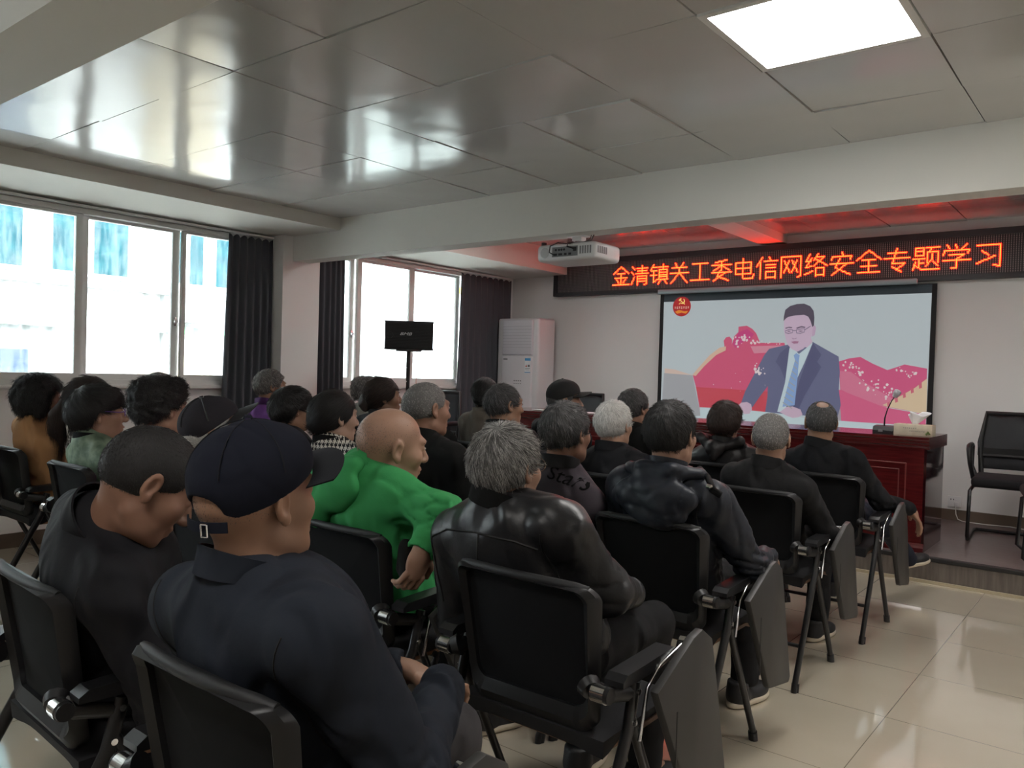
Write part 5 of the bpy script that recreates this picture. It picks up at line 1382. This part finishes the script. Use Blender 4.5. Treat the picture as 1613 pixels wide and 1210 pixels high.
nn, ll, pb = nodes_of(c_ht); tc = nn.new('ShaderNodeTexCoord'); sp_ = nn.new('ShaderNodeSeparateXYZ'); ll.new(tc.outputs['Object'], sp_.inputs[0])
def mnd(op, a, b_=None):
    q = nn.new('ShaderNodeMath'); q.operation = op
    for i, v in enumerate((a, b_)):
        if v is None: continue
        if isinstance(v, (int, float)): q.inputs[i].default_value = v
        else: ll.new(v, q.inputs[i])
    return q.outputs[0]
cell = .026
u_ = mnd('FRACT', mnd('DIVIDE', mnd('ADD', sp_.outputs['X'], mnd('MULTIPLY', sp_.outputs['Y'], .8)), cell)); v_ = mnd('FRACT', mnd('DIVIDE', sp_.outputs['Z'], cell))
a_ = mnd('LESS_THAN', u_, .5); b2_ = mnd('LESS_THAN', v_, .5); dg_ = mnd('LESS_THAN', mnd('FRACT', mnd('MULTIPLY', mnd('ADD', u_, v_), 2.0)), .5)
both = mnd('MULTIPLY', a_, b2_); one = mnd('ABSOLUTE', mnd('SUBTRACT', a_, b2_)); tot = mnd('ADD', both, mnd('MULTIPLY', one, dg_))
mixc = nn.new('ShaderNodeMix'); mixc.data_type = 'RGBA'; mixc.inputs['A'].default_value = rgb(196, 190, 180); mixc.inputs['B'].default_value = rgb(24, 23, 26)
ll.new(tot, mixc.inputs['Factor']); ll.new(mixc.outputs['Result'], pb.inputs['Base Color'])

# front row
chair(-1.36, 4.38, 'black tablet chair under the man in charcoal suit, front row right end')
a = person('A0', (-1.411, 4.52, 1.082), (-1.36, 4.38), 'balding man in charcoal suit, front row, arm resting over the tablet', c_suit, 'suit_jacket', hair='crown', hcol='darkgrey', hlen=.012, arms='rest_r', trouser=M_navyt, seed=11, fh=(1,), shoulder=.172)
chair(-1.92, 4.36, 'black training chair under the person in the hooded jacket, front row', tablet=False)
a = person('B0', (-1.956, 4.5, 1.049), (-1.92, 4.36), 'person with dark brown hair in black hooded jacket, front row', c_hood, hair='bowl', hcol='brown', sk='warm', seed=12, yaw=-.12, fem=True, bulk=1.1, hk=1.03)
nb, H = a['NB'], a['H']
lump('hood', [('c', nb + (-.13, -.05, .05), nb + (0, -.105, -.015), .026, .036), ('c', nb + (0, -.105, -.015), nb + (.13, -.05, .04), .036, .026), ('c', nb + (-.13, -.05, .05), nb + (-.10, .02, .03), .026, .03), ('c', nb + (.13, -.05, .04), nb + (.10, .02, .02), .026, .03), ('c', nb + (0, -.12, -.05), nb + (0, -.10, .0), .03, .04)],
     c_hood, a['jacket'], a['root'], .007, lambda p: .006 * wav(p, 40, 3) + .008 * creases(p, 30, 4))
chair(-2.48, 4.25, 'black training chair under the dark haired man, front row centre', tablet=False)
person('C0', (-2.512, 4.39, 1.106), (-2.48, 4.25), 'short haired man in black, front row beyond the white haired man', c_black, hair='short', hcol='darkgrey', hlen=.018, seed=13, yaw=.2, sk='dark')
chair(-3.05, 4.15, 'black training chair under the man in plain black cap, front row', tablet=False)
person('D0', (-2.97, 4.29, 1.130), (-3.05, 4.15), 'man in a plain black baseball cap and dark jacket, front row', c_navyd, hair='buzz', hcol='darkgrey', seed=14, yaw=.8, pitch=.05, cap=dict(tilt=.26, m=mat('black_cap_cotton', rgb(24, 23, 24), .85), size=1.03, rim=.012, pitch=.3))
chair(-3.68, 4.15, 'black training chair under the person in taupe, front row', tablet=False)
a = person('E0', (-3.647, 4.29, 1.146), (-3.68, 4.15), 'black haired person in a taupe coat, front row by the air conditioner', c_taupe, 'coat', hair='bun', hcol='black', fem=True, seed=15, yaw=-.2, collar=.03)
chair(-4.84, 4.10, 'black training chair under the person with curly grey hair, front row', tablet=False)
person('G0', (-4.82, 4.24, 1.108), (-4.84, 4.10), 'person with curly grey hair and pale coat under the far window', c_grey, 'coat', hair='curly', hcol='grey', fem=True, seed=16, face=True)
# second row
chair(-1.40, 3.52, 'black tablet chair under the man in black tunic, second row right end')
person('A1', (-1.364, 3.66, 1.039), (-1.40, 3.52), 'man with cropped grey hair and spectacles in black tunic, second row', c_tunic, hair='buzz', hcol='grey', specs=M_glf, seed=21, yaw=-.22, arms='arms_out', sk='warm', collar=.05, dens=1.2)
chair(-2.12, 3.40, 'black training chair under the white haired man', tablet=False)
person('B1', (-2.138, 3.54, 1.059), (-2.12, 3.40), 'white haired man in a slate coat, second row', c_slate, 'coat', hair='short', hcol='white', hlen=.026, seed=22, sk='warm', bulk=1.05, dens=1.2, yaw=.02)
chair(-2.70, 3.30, 'black training chair under the man with thinning hair, second row', tablet=False)
person('C1', (-2.785, 3.44, 1.127), (-2.70, 3.30), 'man with thinning grey hair and receding forehead, second row', c_tunic, hair='thin', hcol='darkgrey', hlen=.034, seed=23, yaw=.35, face=True, dens=1.2)
chair(-3.27, 3.20, 'black training chair hidden behind the man with cropped grey hair', tablet=False)
person('D1', (-3.285, 3.34, 1.108), (-3.27, 3.20), 'dark haired person in black mostly hidden behind the grey cropped man', c_black, hair='short', hcol='black', seed=24)
chair(-3.84, 3.28, 'black training chair under the woman with the golden hair clip', tablet=False)
a = person('E1', (-3.74, 3.42, 1.128), (-3.84, 3.28), 'dark haired woman with a golden hair clip, beside the speaker stand', c_navyd, 'coat', hair='pony', hcol='brown', fem=True, seed=25, face=True, yaw=.62, pitch=.06)
H, root = a['H'], a['root']
lump('hair_bun', [('e', H.p((-.02, -.115, -.03)), (.05, .045, .06))], HM['brown'][1], a['P'], root, .006, lambda p: .006 * wav(p, 80, 2))
b = MB()
for q in range(6): b.tube([tuple(H.p((-.062 + .02 * math.cos(q), -.135, -.045 + .014 * math.sin(q * 1.7))) - root), tuple(H.p((-.066 + .024 * math.cos(q + .5), -.143, -.045 + .018 * math.sin(q * 1.7 + .4))) - root)], .007, 8)
b.build('hair_clip', mat('gold_clip', rgb(206, 176, 110), .25, metal=.7), a['P'], smooth=60)
chair(-4.85, 3.20, 'black training chair under the man in purple', tablet=False)
person('F1', (-4.814, 3.34, 1.156), (-4.85, 3.20), 'grey haired man in a purple polo shirt beside the dark curtain', c_pur, 'shirt', hair='short', hcol='grey', hlen=.018, seed=26, face=True, yaw=.36, fold=.6, collar_m=cloth('purple_collar', rgb(73, 43, 92), .85))
# third row
chair(-1.36, 2.48, 'black tablet chair under the man in the padded nylon jacket')
a = person('A2', (-1.342, 2.62, 1.106), (-1.36, 2.48), 'black haired man in dark nylon jacket with a flat hood', c_pad, hair='short', hcol='black', hlen=.024, seed=31, bulk=1.10, near=True, yaw=.0, fold=1.3, arms='fore_r', collar=.05, sk='warm', shoulder=.178, fh=(1,))
nb = a['NB']; root = a['root']
lump('hood', [('e', nb + (.0, -.085, -.075), (.17, .05, .075)), ('e', nb + (.02, -.095, -.13), (.115, .04, .06)), ('c', nb + (-.13, -.02, .01), nb + (-.05, -.075, .02), .022, .028), ('c', nb + (-.05, -.075, .02), nb + (.06, -.075, .02), .028, .028), ('c', nb + (.06, -.075, .02), nb + (.14, -.01, .01), .028, .022)],
     c_pad, a['jacket'], root, .007, lambda p: .003 * wav(p, 40, 5) + .006 * creases(p * np.array((1, 1, 1.8)), 30, 8))
b = MB(); b.tube([tuple(nb + q - root) for q in ((.10, .06, .02), (.16, .0, .0), (.20, -.04, -.035), (.225, -.03, -.05))], .012, 8); b.build('hood_strap', c_black, a['jacket'], smooth=60)
b = MB(); b.cyl(tuple(nb + (.185, -.055, -.022) - root), tuple(nb + (.20, -.057, -.024) - root), .009, 10); b.build('cord_toggle', M_chrome, a['jacket'], smooth=60)
chair(-1.93, 2.43, 'black training chair under the man in the plum jacket', tablet=False)
a = person('B2', (-1.766, 2.57, 1.084), (-1.93, 2.43), 'man with grizzled hair in a plum jacket with script embroidery', c_brownb, hair='short', hcol='darkgrey', hlen=.026, seed=32, near=True, yaw=.06, fold=.15, sk='dark', bulk=1.05, collar_m=cloth('dark_plum', rgb(21, 19, 21), .85), tyaw=.05)
me = text_mesh('Stars', .075, .35)
jm = a['jacket'].data; bv = BVHTree.FromPolygons([v.co for v in jm.vertices], [tuple(p.vertices) for p in jm.polygons])
ok = True
for v in me.vertices:
    x, y, z = v.co.x, v.co.y, v.co.z
    hit, nr, _, _ = bv.ray_cast(Vector((-1.70 + x - a['root'][0], -2, .90 + y + x * -.28)), Vector((0, 1, 0)))
    v.co = (hit + nr * (.0025 + z)) if hit else Vector((0, 0, .8))
t = bpy.data.objects.new('embroidery', me); C.objects.link(t); me.materials.append(mat('black_thread', rgb(8, 7, 8), .9, spec=.1)); t.parent = a['jacket']; tag(t, 'black embroidered script')
chair(-2.48, 2.40, 'black training chair under the man with cropped grey hair, third row', tablet=False)
person('C2', (-2.496, 2.54, 1.138), (-2.48, 2.40), 'man with cropped grey hair in a black coat, behind speaker pole', c_black, 'coat', hair='buzz', hcol='grey', seed=33, near=True, yaw=.22, fold=.7, bulk=1.06, sk='dark', face=True, shoulder=.178)
chair(-3.06, 2.40, 'black training chair under the woman in black and white', tablet=False)
a = person('D2', (-3.126, 2.54, 1.065), (-3.06, 2.40), 'woman with sleek black hair in black and white houndstooth top', c_ht, 'blouse', hair='bun', hcol='black', fem=True, seed=34, near=True, face=True, yaw=.22, fold=.4, collar=.04, collar_m=c_black, sk='fair', hk=1.1)
chair(-3.63, 2.50, 'black training chair under the dark coated person with short black hair', tablet=False)
person('E2', (-3.61, 2.64, 1.075), (-3.63, 2.50), 'person with short black hair in dark coat, beside the houndstooth woman', c_navyd, 'coat', hair='bowl', hcol='black', fem=True, seed=35, face=True, yaw=.2, collar=.035)
chair(-5.08, 2.55, 'black training chair hidden behind the woman in magenta', tablet=False)
person('F2', (-5.10, 2.69, 1.114), (-5.08, 2.55), 'grey haired person in pale jacket almost hidden behind magenta woman', c_grey, hair='short', hcol='lightgrey', seed=36, face=True)
# fourth row
chair(-1.22, 1.58, 'black tablet chair under the man in the leather jacket')
a = person('A3', (-1.376, 1.72, 1.052), (-1.22, 1.58), 'grey haired man with spectacles in a glossy black leather jacket', c_lea, 'leather_jacket', hair='short', hcol='lightgrey', hlen=.032, seed=41, near=True, specs=M_glf, yaw=.0, fold=.8, bulk=1.12, arms='right_out', tyaw=-.03, collar_m=c_black, sk='warm', shoulder=.185, hk=1.0, hipdx=-.08, dens=1.9, nb=(-1.385, 1.69, .955))
jk, root, nb = a['jacket'], a['root'], a['NB']
x0, z0 = nb[0] - root[0], nb[2]
drape('seam', jk, [[(x0 - .185, z0 - .11), (x0 - .12, z0 - .078), (x0, z0 - .066), (x0 + .12, z0 - .075), (x0 + .185, z0 - .095)], [(x0 + .01, z0 - .067), (x0 + .015, z0 - .2), (x0 + .01, z0 - .36)],
                   [(x0 + .185, z0 - .095), (x0 + .19, z0 - .06), (x0 + .19, z0 - .045)], [(x0 + .185, z0 - .095), (x0 + .205, z0 - .2), (x0 + .20, z0 - .33)], [(x0 - .185, z0 - .11), (x0 - .20, z0 - .2), (x0 - .195, z0 - .33)]], .0032, mat('leather_seam', rgb(14, 14, 15), .5), jk)
chair(-2.0, 1.63, 'black tablet chair under the man in green')
a = person('B3', (-1.955, 1.83, 1.058), (-2.0, 1.63), 'bald man in a bright green sweatshirt with arm behind his hip', c_grn, 'sweatshirt', hair='bald', hcol='stubble', seed=42, near=True, yaw=.42, roll=-.12, pitch=-.10, fold=1.2, bulk=1.22, arms='hip_back', nb=(-2.02, 1.76, .985), bow=.0, sk='warm', face=True, collar=.02, shoulder=.175, hk=1.08, fh=(1,), sole_m=M_sole, tyaw=.1)
nb, root, jk = a['NB'], a['root'], a['jacket']
lump('hood', [('e', nb + (-.03, -.095, -.055), (.125, .05, .085)), ('e', nb + (-.10, -.10, -.125), (.07, .045, .085)), ('c', nb + (.05, -.07, .02), nb + (-.09, -.06, .0), .03, .035)], c_grn, jk, root, .007, lambda p: .005 * wav(p, 34, 2) + .006 * creases(p, 22, 4))
e, s_, w = a['EL'][1], a['SJ'][1], a['WR'][1]
b = MB()
for t in range(9):
    p0 = s_ * (1 - t / 9) + e * (t / 9) + np.array((.078, .02, .012)) - root
    b.tube([tuple(p0 + np.array((0, -.018, 0))), tuple(p0 + np.array((0, .018, 0)))], .008, 6)
b.build('sleeve_stripe', mat('pale_stripe', rgb(190, 196, 190), .8), jk, smooth=60)
d_ = a['HD'][1][0] / np.linalg.norm(a['HD'][1][0])
o = empty('black_glove', tuple(w + d_ * .05 + np.array((-.045, .0, 0))), 'small dark folded glove held in the hand of the man in green', 'glove')
F = Field(np.arange(-.06, .06, .005), np.arange(-.06, .06, .005), np.arange(-.09, .09, .005)); F.cap((-.005, 0, .04), (.012, -.005, -.035), .026, .022, .02); F.cap((-.015, .005, .02), (-.02, 0, -.02), .02, .016, .02); F.warp(lambda p: .004 * wav(p, 80, 2))
V, Q = F.mesh(); npmesh('glove_leather', V, Q, c_black, o)
chair(-2.66, 1.52, 'black training chair under the man in the mesh backed cap', tablet=False)
a = person('C3', (-2.736, 1.66, 1.050), (-2.66, 1.52), 'man in a black mesh-backed cap and black jacket', c_black, hair='buzz', hcol='white', seed=43, near=True, yaw=.52, pitch=.28, cap=dict(m=mat('mesh_cap_black', rgb(44, 42, 47), .9, spec=.2, bump=(260, .6, .002)), mesh=True, opening=True, tilt=.36, size=1.03, brim_m=mat('cap_band_black', rgb(22, 22, 26), .7), pitch=.6), bulk=.98)
chair(-3.34, 1.62, 'black training chair under the woman in magenta', tablet=False)
a = person('D3', (-3.324, 1.76, 1.108), (-3.34, 1.62), 'woman with short curled black hair in a magenta top', c_mag, 'blouse', hair='curly', hcol='black', fem=True, seed=44, near=True, yaw=-.06, face=True, fold=.7, collar=.05, sk='warm', hk=1.04)
chair(-4.02, 1.66, 'black training chair under the woman with purple spectacles', tablet=False)
a = person('E3', (-4.005, 1.8, 1.050), (-4.02, 1.66), 'woman with bowl cut and purple spectacles in green brocade top', c_gr, 'blouse', hair='bowl', hcol='black', fem=True, seed=45, near=True, yaw=.35, pitch=.05, face=True, specs=M_glp, fold=.5, collar=.03, collar_m=c_black, hk=1.14, sk='warm')
o = empty('stool', (-4.52, 2.10, 0), 'small black stool under the woman in chunky grey knit', 'stool')
b = MB(); b.cyl((0, 0, .42), (0, 0, .468), .15, 24); b.build('stool_seat', M_fab, o, smooth=40)
for k in range(4):
    q = k * PI / 2 + PI / 4; MB().tube([(.09 * math.cos(q), .09 * math.sin(q), .42), (.14 * math.cos(q), .14 * math.sin(q), 0)], .011, 8).build('leg', M_blackm, o, smooth=40)
a = person('F3', (-4.58, 2.02, 1.080), (-4.50, 1.88), 'woman with a long brown ponytail in chunky grey knit', c_knit, 'cardigan', hair='pony', hcol='brown', fem=True, seed=46, shoulder=.15, near=True, yaw=.3, face=True, fold=.4, collar=.03, tyaw=.1, hk=1.1)
H, root = a['H'], a['root']
q0, q1, q2, q3 = H.p((0, -.125, .0)), H.p((-.03, -.155, -.07)), H.p((-.05, -.15, -.16)), H.p((-.065, -.135, -.25))
pt = lump('ponytail', [('c', q0, q1, .022, .034), ('c', q1, q2, .034, .036), ('c', q2, q3, .036, .014)], HM['brown'][1], a['P'], root, .006, lambda p: .003 * wav(p * np.array((1, 1, .2)), 90, 3))
Vv = np.array([v.co for v in pt.data.vertices]); Ff = np.array([tuple(p.vertices) for p in pt.data.polygons])
Pp, Nn = surface_samples(Vv, Ff, 1500, 5); strands('ponytail_strands', HM['brown'][0], Pp, np.tile(np.array((-.1, .0, -1.0)), (len(Pp), 1)), Nn, .09, pt, 6, lift=.1, jit=.12, seed=4)
b = MB(); b.tube([tuple(q0 + H.M @ np.array((.024 * math.cos(t), .006, .024 * math.sin(t))) - root) for t in [i * PI / 6 for i in range(12)]], .007, 6, closed=True); b.build('hair_tie', mat('pale_hair_tie', rgb(200, 190, 190), .6), a['P'], smooth=60)
chair(-4.97, 1.72, 'black training chair nearest the left picture edge, fourth row', tablet=False)
a = person('G3', (-4.84, 1.86, 1.090), (-4.97, 1.72), 'woman with wavy dark bob in a camel coat at far left', c_tan, 'coat', hair='bob', hcol='black', fem=True, seed=47, near=True, face=True, yaw=.35, fold=.5, collar=.045, hk=1.0, sk='warm')
# back row
chair(-1.20, .70, 'black tablet chair nearest the camera, under the man in navy cap')
a = person('A4', (-1.24, .84, 1.075), (-1.20, .70), 'man in a navy baseball cap and navy jacket, nearest the camera', c_navy, hair='bald', hcol='stubble', seed=51, near=True, yaw=-.06, pitch=.10, fold=.9, bulk=1.2, trouser=M_greyt, collar=.045, sk='tan', shoulder=.222, hk=1.0, cap=dict(m=mat('navy_cap_cotton', rgb(27, 29, 38), .95, spec=.1, bump=(60, .25, .004, 5)), opening=True, tilt=.34, size=1.06, soft=.002, rim=-.004, brim_m=mat('charcoal_brim', rgb(30, 31, 35), .9, spec=.15), pitch=.5), tyaw=.06, arms='down_out', thigh=.33, legyaw=-.25)
chair(-2.03, .74, 'black training chair at lower left, under the man looking down', rz=-.06, tablet=False)
a = person('B4', (-1.8, 0.93, 1.035), (-2.03, .74), 'man in dark navy jacket bowing his head at lower left', c_navyd, hair='buzz', hcol='black', seed=52, near=True, yaw=.34, pitch=-.62, roll=-.05, fold=.8, bulk=1.22, nb=(-1.93, .87, .935), arms='phone', tyaw=.25, collar=.05, sk='dark', shoulder=.185, hk=1.05, dens=1.6, bow=.0)

for pid in ('A4', 'A2', 'B4'):
    a = ALL[pid]; q = a['SJ'][1] - a['root']; q2 = a['SJ'][-1] - a['root']; z = a['SJ'][1][2]
    drape('seam', a['jacket'], [[(q[0] - .005, z + .03), (q[0] - .03, z - .05), (q[0] - .035, z - .13), (q[0] - .02, z - .20)], [(q2[0] + .005, z + .03), (q2[0] + .03, z - .05), (q2[0] + .035, z - .13), (q2[0] + .02, z - .20)]], .0016, mat('dark_seam', rgb(12, 12, 14), .8), a['jacket'])
